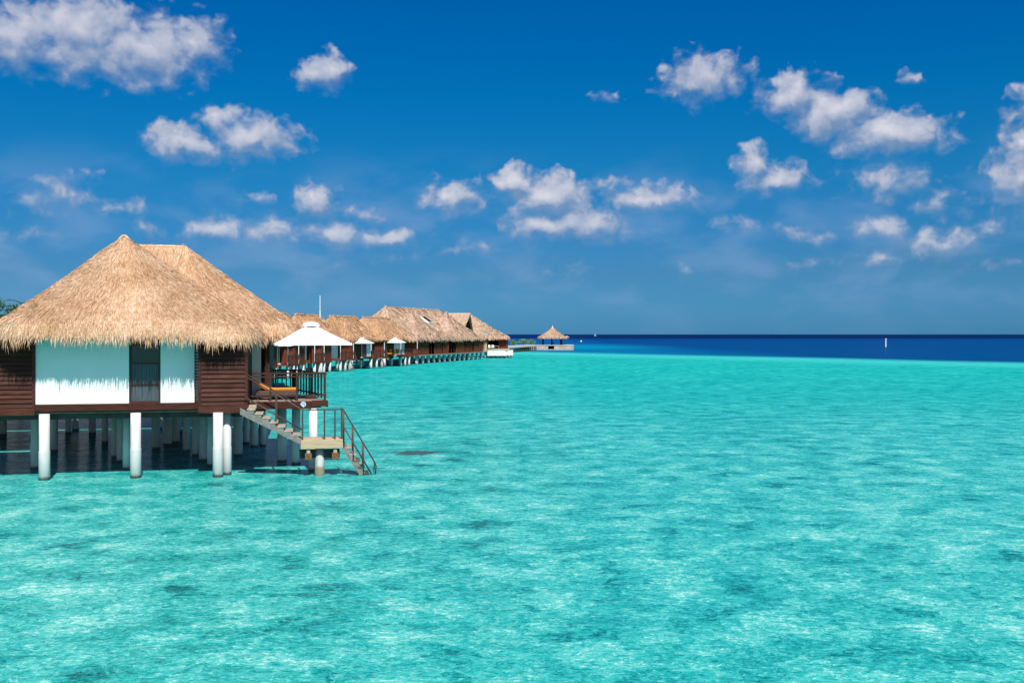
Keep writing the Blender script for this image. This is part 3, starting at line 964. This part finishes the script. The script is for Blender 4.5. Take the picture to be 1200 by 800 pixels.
# ------------------------------------------------------------------ things on the terrace
def umbrella(name, label, p, zdeck, zlow, zap, half, rz, group, near=True, polemat='rail', capmat='canvas'):
    t = thing(name, label, 'umbrella', (p.x, p.y, zdeck), rz, group)
    zl, za = zlow - zdeck, zap - zdeck
    MB().tube([(0, 0, .0), (0, 0, za - .05)], .028 if near else .035, 8).build('pole', M[polemat], t, smooth=True)
    MB().lathe([(.24, 0), (.24, .05), (.06, .09), (.045, .28)], sides=16).build('base', M[polemat], t)
    cn = MB()
    n_s = 8 if near else 4
    nu = 24 if near else 8
    vs = [(0, 0, za)]; fs = []
    rings = 6 if near else 3
    for j in range(1, rings + 1):
        f = j / rings
        for k in range(nu):
            s_ = 4 * k / nu
            sd = int(s_); q = s_ - sd
            cs = [(-1, -1), (1, -1), (1, 1), (-1, 1)]
            a_, b_ = cs[sd], cs[(sd + 1) % 4]
            x = a_[0] + (b_[0] - a_[0]) * q; y = a_[1] + (b_[1] - a_[1]) * q
            sagf = .025 * math.sin(math.pi * f) + .03 * f * math.sin(math.pi * q)
            vs.append((x * half * f, y * half * f, za + (zl + .09 - za) * f - sagf))
    for k in range(nu):
        fs.append((0, 1 + k, 1 + (k + 1) % nu))
        for j in range(rings - 1):
            fs.append((1 + j * nu + k, 1 + (j + 1) * nu + k, 1 + (j + 1) * nu + (k + 1) % nu, 1 + j * nu + (k + 1) % nu))
    o = len(vs)
    for k in range(nu):           # valance
        x, y, z = vs[1 + (rings - 1) * nu + k]
        vs.append((x * 1.004, y * 1.004, zl + .02))
    for k in range(nu):
        k2 = (k + 1) % nu
        fs.append((1 + (rings - 1) * nu + k, o + k, o + k2, 1 + (rings - 1) * nu + k2))
    can = cn.add(vs, fs).build('canopy', M['canvas'], t)
    vm = MB()
    vm.lathe([(.33, za - .12), (.31, za - .06), (.25, za + .02), (.06, za + .05)], sides=12)
    vm.build('vent_cap', M[capmat], can)
    if near:
        rb = MB()
        for k in range(8):
            a_ = math.pi / 4 * k
            e = half * (1.38 if k % 2 else .98)
            rb.bar((0, 0, za - .12), (e * math.cos(a_), e * math.sin(a_), zl + .06), .02, .03)
        rb.build('ribs', M['plank'], t)
    return t


UMB = 'white square umbrellas on the villa terraces'
up = at(364.5, 37.2)
umbrella('parasol', 'large white square umbrella on a brown pole beside the front villa, nearest of all umbrellas', up, 2.55, 4.53, 5.36, 1.37, VA + R(4), UMB)

# lounger
lg = thing('sun_lounger', 'brown wicker lounger with orange cushion on the front terrace behind the railing', 'sun lounger', VO + U * 1.92 + V * .95 + Vector((0, 0, 2.55)), VA)
mb = MB().box(0.12, 1.60, 0, .70, .10, .33)
mb.build('frame', M['wicker'], lg, bevel=.02)
for (x_, y_) in ((.16, .04), (1.50, .04), (.16, .60), (1.50, .60)):
    MB().box(x_, x_ + .06, y_, y_ + .06, 0, .105).build('leg', M['wicker'], lg)
mb = MB()
mb.box(.52, 1.57, .03, .67, .335, .435)
mb.build('seat_cushion', M['orange'], lg, bevel=.03)
mb = MB()
mb.hexa([(.50, .03, .335), (.56, .03, .42), (.56, .67, .42), (.50, .67, .335), (-.02, .03, .66), (.03, .03, .75), (.03, .67, .75), (-.02, .67, .66)])
mb.build('back_cushion', M['orange'], lg, bevel=.03)
tw = MB().box(0, .42, 0, .30, 0, .07).box(.02, .40, .02, .28, .07, .11)
t_ = tw.build('folded_towel', M['blue'], None, bevel=.02)
tbp = VO + U * 2.75 + V * 2.2
tb = thing('side_table', 'low dark side table behind the orange lounger on the front terrace', 'table', (tbp.x, tbp.y, 2.55), VA)
MB().box(-.35, .45, -.25, .25, .40, .44).build('table_top', M['wicker'], tb)
for (x_, y_) in ((-.32, -.22), (.37, -.22), (-.32, .17), (.37, .17)):
    MB().box(x_, x_ + .05, y_, y_ + .05, 0, .40).build('leg', M['wicker'], tb)
t_.location = (tbp.x - .15 * U.x + .05, tbp.y - .12, 2.992)
t_.rotation_euler = (0, 0, VA)
tag(t_, 'folded blue towel lying behind the orange lounger', 'towel')

# ------------------------------------------------------------------ the row of villas further off
KS = [(314, 106), (346, 117.5), (377.5, 128), (412.5, 140), (451, 151), (488, 165)]
KW = [at(px, Y) for px, Y in KS]
FAR_LABELS = [
    'leftmost thatched villa of the distant row, seen below the left half of the big umbrella',
    'distant thatched villa with a white antenna pole rising from its ridge, behind the big umbrella',
    'distant thatched villa whose orange roof slope shows just right of the big umbrella peak',
    'distant thatched villa with small white umbrella, first one right of the big umbrella',
    'distant thatched villa with orange chairs on its terrace, next to the long brown hall',
]
ROW = 'thatched villas in the distant row'
DZ = 1.62


def far_villa(i):
    k0, k1 = KW[i], KW[i + 1]
    d = k1 - k0
    L = d.length
    ang = math.atan2(d.y, d.x)
    t = thing('overwater_villa', FAR_LABELS[i], 'villa', (k0.x, k0.y, 0), ang, ROW)
    bay = MB()
    bay.box(0, 3.6, 0, .12, 1.32, 4.45); bay.box(0, .12, .12, 5.5, 1.32, 4.45); bay.box(3.48, 3.6, .12, 2.0, 1.32, 4.45)
    bay.box(-.03, 3.63, -.03, 5.5, 1.24, 1.46)
    bo = bay.build('boarded_bay', M['brownv'], t)
    w = MB()
    w.box(3.62, L - .2, 2.0, 2.14, DZ, 4.6)
    w.build('wall', M['white'], t)
    wz = MB()
    for a0, a1 in ((5.4, 7.1), (7.3, 8.9)):
        if a1 < L - .5:
            wz.box(a0, a1, 1.96, 1.985, DZ + .05, 4.1)
    g = wz.build('glazing', M['glassblue'], t)
    for a0 in (5.32, 7.12, 8.92):
        if a0 < L - .5:
            MB().box(a0, a0 + .14, 1.93, 1.99, DZ, 4.2).build('frame', M['rail'], g)
    dk = MB().box(3.7, L - 2.4, -1.2, 1.98, DZ - .2, DZ)
    dk.build('deck', M['brownv'], t)
    railing(t, (4.0, -1.15), (L - 2.5, -1.15), DZ, [0, .33, .66, 1], [(2.60, .07), (2.42, .05), (1.78, .05)], baluster=(14, .06), bz=(1.7, 2.56))
    for a0 in (4.1, L - 2.6):
        MB().box(a0 - .035, a0 + .035, -1.1, -1.03, DZ, 3.75).build('white_post', M['whitemetal'], t)
    for (a0, b0, tz) in ((.1, .12, 1.24), (.1, 2.4, 1.24), (.1, 4.6, 1.24), (3.2, .12, 1.24), (3.2, 3.0, 1.24), (4.2, -1.0, 1.42), (6.2, -1.0, 1.42), (8.0, -1.0, 1.42), (4.6, 2.4, 1.42), (6.6, 2.4, 1.42), (8.6, 2.4, 1.42)):
        if a0 < L - .4:
            MB().lathe([(.18, -.5), (.18, tz)], a0, b0, 12).build('pile', M['pile'], t, smooth=True)
    sr = MB()
    for q in range(5 if i in (2, 3) else 0):
        sr.box(6.0 + .28 * q, 6.3 + .28 * q, -1.95, -1.22, 1.40 - .27 * q, 1.46 - .27 * q)
    if i in (2, 3):
        sr.bar((5.9, -1.9, 1.40), (7.4, -1.9, .0), .06, .18)
        sr.build('staircase', M['concrete_side'], t)
    MB().box(.1, L - .2, 5.4, 5.52, 1.4, 4.5).build('wall', M['brownv'], t)
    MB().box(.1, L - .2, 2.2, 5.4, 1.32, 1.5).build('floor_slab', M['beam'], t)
    ex = L - .5
    rk = dict(drop=.4, flare=.15, cr=.6, step=.5, nrow=10, slen=.6, swid=.055, fr_per_m=32, fr_len=.34, fr_wid=.06, lump=.09)
    thatch_roof((-.5, ex + .8, 1.35, 7.6), (1.7, 4.3, ex - .3, 4.3), 7.55 + (.1 if i == 0 else 0), 4.05, t, M['thatch_far'], sag=.12, n_straw=7000, **rk)
    thatch_roof((-.4, 4.1, -.25, 6.5), (1.84, 2.0, 1.86, 4.4), 7.0, 4.02, t, M['thatch_far'], sag=.10, n_straw=4000, **rk)
    return t


for i in range(5):
    far_villa(i)

# second-row umbrellas and terrace furniture
def row_pt(i, a, b):
    d = (KW[i + 1] - KW[i]).normalized()
    nrm = Vector((-d.y, d.x, 0))
    return KW[i] + d * a + nrm * b, math.atan2(d.y, d.x)

for i, px, Y, lab in ((0, 327, 110, 'small white umbrella peeking out under the front roof edge, left of the big umbrella'),
                      (3, 424, 141.5, 'small distant white umbrella right beside the big umbrella'),
                      (4, 463, 152.5, 'small distant white umbrella above the orange chairs, rightmost of the umbrellas')):
    p = at(px, Y)
    umbrella('parasol', lab, p, DZ, 3.62, 4.42, 1.42, row_pt(i, 0, 0)[1] + R(8), UMB, False, 'whitemetal')


def lounge_chair(label, p, rz, group):
    t = thing('lounge_chair', label, 'chair', (p.x, p.y, DZ), rz, group)
    MB().box(-.4, .4, -.35, .35, .30, .46).build('seat', M['orange'], t, bevel=.03)
    MB().hexa([(-.4, .22, .46), (.4, .22, .46), (.4, .36, .46), (-.4, .36, .46), (-.4, .38, 1.05), (.4, .38, 1.05), (.4, .50, 1.05), (-.4, .50, 1.05)]).build('backrest', M['orange'], t, bevel=.03)
    for x_ in (-.36, .30):
        for y_ in (-.31, .27):
            MB().box(x_, x_ + .06, y_, y_ + .06, 0, .305).build('leg', M['wicker'], t)
    return t

OC = 'orange chairs on the distant terraces'
lounge_chair('orange cushioned chair under the rightmost small umbrella, left of the pair', at(456.5, 152.5), R(10), OC)
lounge_chair('orange cushioned chair under the rightmost small umbrella, right of the pair', at(464, 153.5), R(-15), OC)
lounge_chair('orange cushioned chair on the distant terrace seen below the big umbrella', at(380.5, 133), R(40), OC)

an = thing('antenna', 'thin white antenna pole standing above a distant thatched roof ridge', 'antenna', at(375, 121, z=7.2))
MB().tube([(0, 0, 0), (0, 0, 2.45)], [.05, .04], 8).build('pole', M['whitemetal'], an)
MB().tube([(0, 0, -.3), (0, 0, .55)], .07, 8).build('socket', M['whitemetal'], an)

# ------------------------------------------------------------------ long brown hall
K = at(488.5, 165); Kend = at(566, 199)
hd = (Kend - K); HL = hd.length; hang = math.atan2(hd.y, hd.x)
hall = thing('restaurant_hall', 'long dark brown hall under a wide thatched roof with skylight, on white piles', 'building', (K.x, K.y, 0), hang)
w = MB()
seg = [(0, 5.6), (8.6, 12.0), (12.7, 15.2), (19.5, 24.2), (24.9, 29.0), (29.8, HL)]
for a0, a1 in seg:
    w.box(a0, a1, 0, .15, 1.5, 4.6)
w.box(0, .15, .15, 12, 1.5, 4.6); w.box(HL - .15, HL, .15, 12, 1.5, 4.6)
w.box(0, HL, 11.9, 12.05, 1.5, 4.6)
w.build('wall', M['brownv'], hall)
for (a0, a1), (b0, b1) in zip(seg[:-1], seg[1:]):
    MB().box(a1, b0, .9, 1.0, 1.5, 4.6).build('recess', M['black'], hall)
w = MB()
a = .8
while a < HL:
    w.box(a - .05, a + .05, -.06, -.002, 1.5, 4.4)
    a += 1.45
w.build('cover_strip', M['brownv'], hall)
MB().box(-.2, HL + .2, -.35, 12.2, 1.28, 1.495).build('floor_slab', M['concrete_side'], hall)
for j in range(14):
    a = .5 + j * (HL - 1) / 13
    for b_ in (.25, 3.2):
        MB().lathe([(.26, -.5), (.26, 1.28)], a, b_, 12).build('pile', M['pile'], hall, smooth=True)
kw = dict(drop=.45, flare=.18, cr=.9, step=.7, nrow=12, sag=.22, slen=.75, swid=.09, fr_per_m=18, fr_len=.5, fr_wid=.11, lump=.12)
thatch_roof((-.9, HL + .6, -.15, 14.5), (3.0, 7.0, 29.5, 7.0), 9.6, 3.95, hall, M['thatch_grey'], n_straw=15000, **kw)
thatch_roof((-.8, 14.4, -.35, 9.5), (6.2, 3.4, 6.8, 3.4), 8.75, 3.95, hall, M['thatch_grey'], n_straw=8000, **kw)
thatch_roof((15.0, 32.5, -.35, 9.5), (23.4, 3.4, 24.0, 3.4), 8.95, 3.95, hall, M['thatch_grey'], n_straw=8000, **kw)
# skylight on the slope between the two hips
sk = MB()
sk.hexa([(13.9, 3.35, 6.70), (15.9, 3.35, 6.70), (15.9, 5.0, 7.85), (13.9, 5.0, 7.85), (13.9, 3.2, 7.10), (15.9, 3.2, 7.10), (15.9, 4.85, 8.25), (13.9, 4.85, 8.25)])
sko = sk.build('skylight', M['whitemetal'], hall)
sk = MB()
sk.hexa([(14.08, 3.30, 7.13), (15.72, 3.30, 7.13), (15.72, 4.76, 8.15), (14.08, 4.76, 8.15), (14.08, 3.27, 7.19), (15.72, 3.27, 7.19), (15.72, 4.73, 8.21), (14.08, 4.73, 8.21)])
sk.build('pane', M['black'], sko)
# gabled dormer at the far end
gd = MB()
a0, bz0 = HL + 1.6, 5.3
gy0, gy1 = 3.7, 10.0     # seaward end, landward end
gw = 3.4
gd.add([(a0 - gw, gy0, bz0 + .2), (a0, gy0 - .5, 9.25), (a0, gy1, 9.25), (a0 - gw, gy1, bz0 + .2),
        (a0 - gw, gy0, bz0 - .2), (a0, gy0 - .5, 8.85), (a0, gy1, 8.85), (a0 - gw, gy1, bz0 - .2),
        (a0 + gw, gy0, bz0 + .2), (a0 + gw, gy1, bz0 + .2), (a0 + gw, gy0, bz0 - .2), (a0 + gw, gy1, bz0 - .2)],
       [(0, 1, 2, 3), (7, 6, 5, 4), (0, 4, 5, 1), (3, 2, 6, 7), (0, 3, 7, 4), (1, 8, 9, 2), (5, 6, 11, 10), (1, 5, 10, 8), (8, 10, 11, 9), (2, 9, 11, 6)])
n_ = 3000
t1 = rng.random((n_, 1)); t2 = rng.random((n_, 1))
base = np.array([[a0, gy0 - .5, 9.25]]) * (1 - t1) + np.array([[a0 - gw, gy0, bz0 + .2]]) * t1
base[:, 1:2] = base[:, 1:2] * (1 - t2) + gy1 * t2
dnv = np.array([-gw, .2, bz0 - 9.05]); dnv /= np.linalg.norm(dnv)
sdv = np.array([0, 1.0, 0])
lnn = rng.uniform(.4, .9, (n_, 1)); ww = rng.uniform(.05, .12, (n_, 1)); nmv = np.array([-.75, 0, .66])
yw = rng.normal(0, .15, (n_, 1))
d2 = dnv + sdv * yw
gd.quads(np.stack([base - sdv * ww * .5 + nmv * .01, base + d2 * lnn - sdv * ww * .3 + nmv * .1, base + d2 * lnn + sdv * ww * .3 + nmv * .1, base + sdv * ww * .5 + nmv * .01], 1))
dorm = gd.build('dormer_roof', M['thatch_grey'], hall)
MB().add([(a0 - gw * .93, gy0 + .25, bz0 - .1), (a0 + gw * .93, gy0 + .25, bz0 - .1), (a0, gy0 + .05, 8.95), (a0 - gw * .93, gy0 + .4, bz0 - .1), (a0 + gw * .93, gy0 + .4, bz0 - .1), (a0, gy0 + .2, 8.95)],
         [(0, 1, 2), (5, 4, 3), (0, 3, 4, 1), (1, 4, 5, 2), (2, 5, 3, 0)]).build('gable', M['black'], dorm)

# ------------------------------------------------------------------ pavilion at the end of the row with its terrace
pv = thing('beach_pavilion', 'thatched brown pavilion at the right end of the row with an open dark veranda', 'building', (-3.4, 212, 0), 0)
w = MB()
w.box(-2.6, -1.75, 0, .2, 1.9, 4.4); w.box(.55, 2.55, 0, .2, 1.9, 4.4); w.box(2.35, 2.55, .2, 7, 1.9, 4.4); w.box(-9, -2.6, .6, .8, 1.9, 4.4); w.box(-9, 2.55, 6.9, 7.1, 1.9, 4.4)
w.build('wall', M['brownv'], pv)
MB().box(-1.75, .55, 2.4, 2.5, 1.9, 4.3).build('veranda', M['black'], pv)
w = MB()
for x_ in (.62, 1.1, 1.6, 2.1):
    w.box(x_ - .06, x_ + .06, -.08, -.002, 1.9, 4.3)
w.build('cover_strip', M['brown'], pv)
MB().box(-9, 2.8, -.3, 7.3, 1.66, 1.89).build('floor_slab', M['concrete'], pv)
MB().box(-2.65, -1.95, -.4, -.05, 1.2, 3.4).build('stone_pier', M['plank'], pv)
for x_ in (-2.3, -.4, 1.4, 2.4):
    for y_ in (.4, 5.6):
        MB().lathe([(.24, -.5), (.24, 1.66)], x_, y_, 12).build('pile', M['pile'], pv, smooth=True)
thatch_roof((-11.5, 2.6, -.9, 9.5), (-9.5, 3.6, -5.3, 3.6), 9.1, 3.95, pv, M['thatch_grey'], n_straw=9000, **kw)
# sign board on two legs leaning by the veranda
sb = thing('notice_board', 'small pale board on posts at the hall end, just under the thatch edge', 'sign', at(569.5, 205, z=1.65))
MB().box(-.55, .55, -.03, .03, 3.0, 3.55).build('board', M['stone'], sb)
for x_ in (-.4, .4):
    MB().box(x_ - .05, x_ + .05, .03, .12, -.0, 3.2).build('post', M['rail'], sb)
tr = thing('sea_terrace', 'low terrace with white boarded sides on short piles, at the right end of the row', 'terrace', (-2.2, 206.5, 0))
MB().box(-2.9, 2.45, 0, 5.0, 1.55, 1.72).build('deck', M['stone'], tr)
w = MB()
w.box(-2.85, .9, .02, .14, .50, 1.548); w.box(.9, 1.25, .16, .26, .50, 1.548); w.box(1.25, 2.42, .02, .14, .56, 1.548); w.box(2.28, 2.42, .14, 4.9, .56, 1.548); w.box(-2.85, -2.7, .14, 4.9, .5, 1.548)
w.build('skirt', M['skirt'], tr)
for x_ in (-2.5, -1.6, -.7, .2, 1.1, 2.0):
    for y_ in (.5, 4.2):
        MB().box(x_ - .14, x_ + .14, y_ - .14, y_ + .14, -.5, 1.54).build('pile', M['pileold'], tr)


def small_chair(label, p, z, rz, mat):
    t = thing('terrace_chair', label, 'chair', (p.x, p.y, z), rz, 'chairs on the white terrace')
    MB().box(-.28, .28, -.28, .28, .40, .47).build('seat', M[mat], t)
    MB().box(-.28, .28, .22, .28, .47, 1.0).build('backrest', M[mat], t)
    for x_ in (-.26, .20):
        for y_ in (-.26, .20):
            MB().box(x_, x_ + .06, y_, y_ + .06, 0, .40).build('leg', M['rail'], t)

small_chair('white chair on the white-sided terrace, nearest the brown hall', at(573.5, 208), 1.72, R(20), 'whitemetal')
small_chair('white chair on the white-sided terrace, next to the wooden table', at(577, 208.3), 1.72, R(-20), 'whitemetal')
tb = thing('terrace_table', 'pale wooden table standing on the white-sided terrace in front of the veranda', 'table', at(582, 208, z=1.72))
MB().box(-.5, .5, -.35, .35, .72, .78).build('table_top', M['plank'], tb)
for x_ in (-.46, .40):
    for y_ in (-.31, .25):
        MB().box(x_, x_ + .06, y_, y_ + .06, 0, .72).build('leg', M['plank'], tb)

# ------------------------------------------------------------------ causeway, gazebo and shrubs
j0, j1 = at(588, 262), at(624, 302)
jd = j1 - j0; jl = jd.length
jt = thing('jetty', 'low pale jetty on short dark posts leading out to the gazebo', 'jetty', (j0.x, j0.y, 0), math.atan2(jd.y, jd.x))
MB().box(0, jl, -1.4, 1.4, 1.25, 1.75).build('walkway', M['sand'], jt)
for j in range(16):
    a = .8 + j * (jl - 1.6) / 15
    for b_ in (-1.2, 1.2):
        MB().box(a - .16, a + .16, b_ - .16, b_ + .16, -.5, 1.25).build('post', M['beam'], jt)

gz = thing('gazebo', 'small open gazebo with a pointed thatched roof on a stone platform out at sea', 'gazebo', at(647.5, 316))
GX = gz.location.x
pf = MB()
x0, x1 = 5.9 - GX, 19.3 - GX
pf.box(x0, -1.55, -4, 6, -.6, 1.35); pf.box(.35, x1, -4, 6, -.6, 1.35); pf.box(-1.55, .35, -2.8, 6, -.6, 1.35)
pf.box(-1.55, .35, -4, -2.8, -.6, .25)
plat = pf.build('platform', M['stone'], gz)
MB().box(x0 - .1, x1 + .1, -4.1, 6.1, 1.352, 1.56).build('coping', M['sand'], plat)
MB().box(-1.5, .3, -2.82, -2.802, .3, 1.33).build('opening', M['black'], plat)
for (x_, y_) in ((-3.0, -2.2), (2.8, -2.2), (-3.0, 3.0), (2.8, 3.0), (-.1, 3.2)):
    MB().tube([(x_, y_, 1.56), (x_, y_, 4.2)], .26, 10).build('post', M['brown'], gz)
thatch_roof((-4.5, 4.5, -3.7, 4.5), (-.25, .4, .25, .4), 6.95, 3.72, gz, M['thatch_grey'], drop=.28, flare=.12, cr=1.2, step=.6, nrow=10, sag=.18, n_straw=5000, slen=.7, swid=.12, fr_per_m=14, fr_len=.4, fr_wid=.12, lump=.06)
MB().lathe([(.32, 6.75), (.25, 7.15), (.08, 7.5), (.03, 7.95)], 0, .4, 10).build('finial', M['sand'], gz)
# table and chairs silhouettes under it
gt = thing('gazebo_table', 'dark round table in the middle under the gazebo roof', 'table', (gz.location.x + .2, gz.location.y - .4, 1.56))
MB().lathe([(.10, .05), (.10, .7)], sides=10).build('leg', M['brown'], gt)
MB().lathe([(.9, .70), (.9, .78)], sides=18).build('table_top', M['brown'], gt)
MB().lathe([(.45, .0), (.40, .06)], sides=14).build('foot', M['brown'], gt)


def leaf_cloud(n_, centres, size, stretch=1.0):
    mbp = MB()
    Q = []
    for _ in range(n_):
        c, r_ = random.choice(centres)
        v_ = Vector((random.gauss(0, 1), random.gauss(0, 1), random.gauss(0, 1))).normalized() * (random.random() ** .45)
        p = Vector((c[0] + v_.x * r_[0], c[1] + v_.y * r_[1], c[2] + v_.z * r_[2]))
        a = Vector((random.gauss(0, 1), random.gauss(0, 1), random.gauss(0, .6))).normalized()
        b_ = a.cross(Vector((random.gauss(0, 1), random.gauss(0, 1), random.gauss(0, 1)))).normalized()
        s1 = size * random.uniform(.6, 1.3); s2 = s1 * .42
        Q.append([p - a * s1 * .5, p + b_ * s2 * .5, p + a * s1 * .5, p - b_ * s2 * .5])
    return mbp.quads(np.array(Q))


for px, Y, wd, ht, lab in ((602, 277.5, 1.05, 1.7, 'small round yellow-green shrub on the jetty beside the pavilion, leftmost of three'),
                           (613.5, 290.5, 1.75, 2.0, 'widest yellow-green shrub on the jetty, middle of three'),
                           (623, 300.5, 1.5, 1.9, 'yellow-green shrub on the jetty closest to the gazebo platform')):
    p = at(px, Y)
    s_ = thing('shrub', lab, 'shrub', (p.x, p.y, 1.75), 0, 'shrubs along the jetty')
    leaf_cloud(420, [((-.3 * wd, 0, ht * .5), (wd * .6, wd * .6, ht * .42)), ((.35 * wd, .1, ht * .45), (wd * .6, wd * .6, ht * .4)), ((0, 0, ht * .68), (wd * .5, wd * .5, ht * .32))], .34).build('foliage', M['leafy'], s_)
    mb = MB()
    for q in range(5):
        a = q * 1.3
        mb.tube([(0, 0, 0), (.25 * wd * math.cos(a), .25 * wd * math.sin(a), ht * .6)], [.05, .02], 5)
    mb.build('stem', M['bark'], s_)

# ------------------------------------------------------------------ sea marks and boats
p = at(1038, 388)
mk = thing('marker_post', 'thin white marker post standing in the deep blue water on the right', 'marker post', (p.x, p.y, 0))
MB().tube([(0, 0, -1), (0, 0, 2.9)], .22, 10).build('post', M['whitemetal'], mk)
MB().tube([(0, 0, 2.9), (0, 0, 3.25)], .34, 10).build('cap', M['whitemetal'], mk)
p = at(681, 640)
by = thing('buoy', 'tiny white mooring buoy floating right of the gazebo', 'buoy', (p.x, p.y, 0))
MB().lathe([(.1, -.3), (.42, -.1), (.55, .2), (.42, .55), (.12, .75)], sides=12).build('float', M['whitemetal'], by)
MB().tube([(0, 0, .7), (0, 0, 1.5)], .09, 6).build('stem', M['whitemetal'], by)
p = at(697.5, 2600)
sbt = thing('sailing_boat', 'tiny white sailing boat on the horizon right of the gazebo', 'sailing boat', (p.x, p.y, 0))
hm = MB()
hm.add([(-4, 0, 1), (-3, -1.3, 1.1), (3, -1.2, 1.1), (5, 0, 1.3), (3, 1.2, 1.1), (-3, 1.3, 1.1), (-3.2, 0, -.4), (-2.6, -.8, -.4), (2.6, -.7, -.4), (3.8, 0, -.4), (2.6, .7, -.4), (-2.6, .8, -.4)],
       [(0, 1, 2, 3, 4, 5), (0, 6, 7, 1), (1, 7, 8, 2), (2, 8, 9, 3), (3, 9, 10, 4), (4, 10, 11, 5), (5, 11, 6, 0)])
hm.build('hull', M['whitemetal'], sbt)
MB().tube([(.6, 0, 1), (.6, 0, 9)], .12, 6).build('mast', M['whitemetal'], sbt)
MB().add([(.4, 0, 2), (-3.4, .25, 2), (.4, 0, 8.6), (.4, .08, 2), (-3.4, .33, 2), (.4, .08, 8.6)], [(0, 1, 2), (5, 4, 3), (0, 3, 4, 1), (1, 4, 5, 2), (2, 5, 3, 0)]).build('sail', M['canvas'], sbt)
p = at(664.5, 1500)
mt = thing('motor_boat', 'tiny white motor boat on the horizon beside the gazebo roof tip', 'motor boat', (p.x, p.y, 0))
hm = MB()
hm.add([(-3, -1.1, 1), (2, -1.1, 1.1), (3.6, 0, 1.3), (2, 1.1, 1.1), (-3, 1.1, 1), (-2.8, -.8, -.3), (1.8, -.7, -.3), (2.8, 0, -.3), (1.8, .7, -.3), (-2.8, .8, -.3)],
       [(0, 1, 2, 3, 4), (0, 5, 6, 1), (1, 6, 7, 2), (2, 7, 8, 3), (3, 8, 9, 4), (4, 9, 5, 0)])
hm.build('hull', M['whitemetal'], mt)
MB().hexa([(-1.2, -.8, 1), (.9, -.8, 1), (.9, .8, 1), (-1.2, .8, 1), (-1.1, -.7, 2.4), (.3, -.7, 2.4), (.3, .7, 2.4), (-1.1, .7, 2.4)]).build('cabin', M['whitemetal'], mt)

sbt.scale = (.7, .7, .7)
# ------------------------------------------------------------------ trees on the shore behind the big villa
p = at(-8, 82)
tr = thing('broadleaf_tree', 'dark green bushy tree rising behind the left edge of the front thatched roof', 'tree', (p.x, p.y, .7))
mb = MB()
mb.tube([(0, 0, -.4), (.1, 0, 1.5), (.0, .1, 3.2), (.2, 0, 4.6)], [.28, .22, .18, .10], 8)
for q in range(6):
    a = q * 1.05
    mb.tube([(0, 0, 2.4 + .25 * q), (math.cos(a) * .9, math.sin(a) * .9, 3.6 + .25 * q), (math.cos(a) * 1.6, math.sin(a) * 1.6, 4.3 + .3 * q)], [.10, .06, .02], 6)
mb.build('trunk', M['bark'], tr)
cs = []
for q in range(16):
    a = random.uniform(0, 6.28); r_ = random.uniform(.2, 2.0)
    cs.append(((r_ * math.cos(a), r_ * math.sin(a), random.uniform(3.8, 6.9) - r_ * .35), (random.uniform(.6, 1.0),) * 2 + (random.uniform(.4, .7),)))
leaf_cloud(5200, cs, .26).build('crown', M['leaf'], tr)

p = at(31, 80)
pm = thing('palm_tree', 'green palm whose frond tips show above the left slope of the front roof', 'palm tree', (p.x, p.y, .7))
mb = MB()
mb.tube([(-.6, 0, -.4), (-.3, 0, 2), (0, 0, 4.5), (.05, 0, 6.15)], [.20, .16, .13, .12], 8)
mb.build('trunk', M['bark'], pm)
Q = []
for q in range(17):
    a = q * 2.4 + random.uniform(-.2, .2)
    el0 = random.uniform(.2, 1.25)
    Lf = random.uniform(1.7, 2.4)
    prev = Vector((.05, 0, 6.15)); ang_ = el0
    sidev = Vector((-math.sin(a), math.cos(a), 0))
    for s_ in range(12):
        dv = Vector((math.cos(a) * math.cos(ang_), math.sin(a) * math.cos(ang_), math.sin(ang_)))
        nx_ = prev + dv * (Lf / 12)
        for sg_ in (-1, 1):
            for h_ in range(2):
                b0 = prev.lerp(nx_, h_ * .5)
                ll = .52 * math.sin(math.pi * min(1, (s_ + 1.2) / 12.5)) + .08
                tip = b0 + sidev * sg_ * ll * .8 + dv * ll * .5 + Vector((0, 0, -.25 * ll))
                Q.append([b0 - dv * .02, b0 + dv * .05, tip + dv * .01, tip - dv * .01])
        Q.append([prev - sidev * .02, prev + sidev * .02, nx_ + sidev * .015, nx_ - sidev * .015])
        prev = nx_; ang_ -= .15
MB().quads(np.array(Q)).build('crown', M['leaf'], pm)
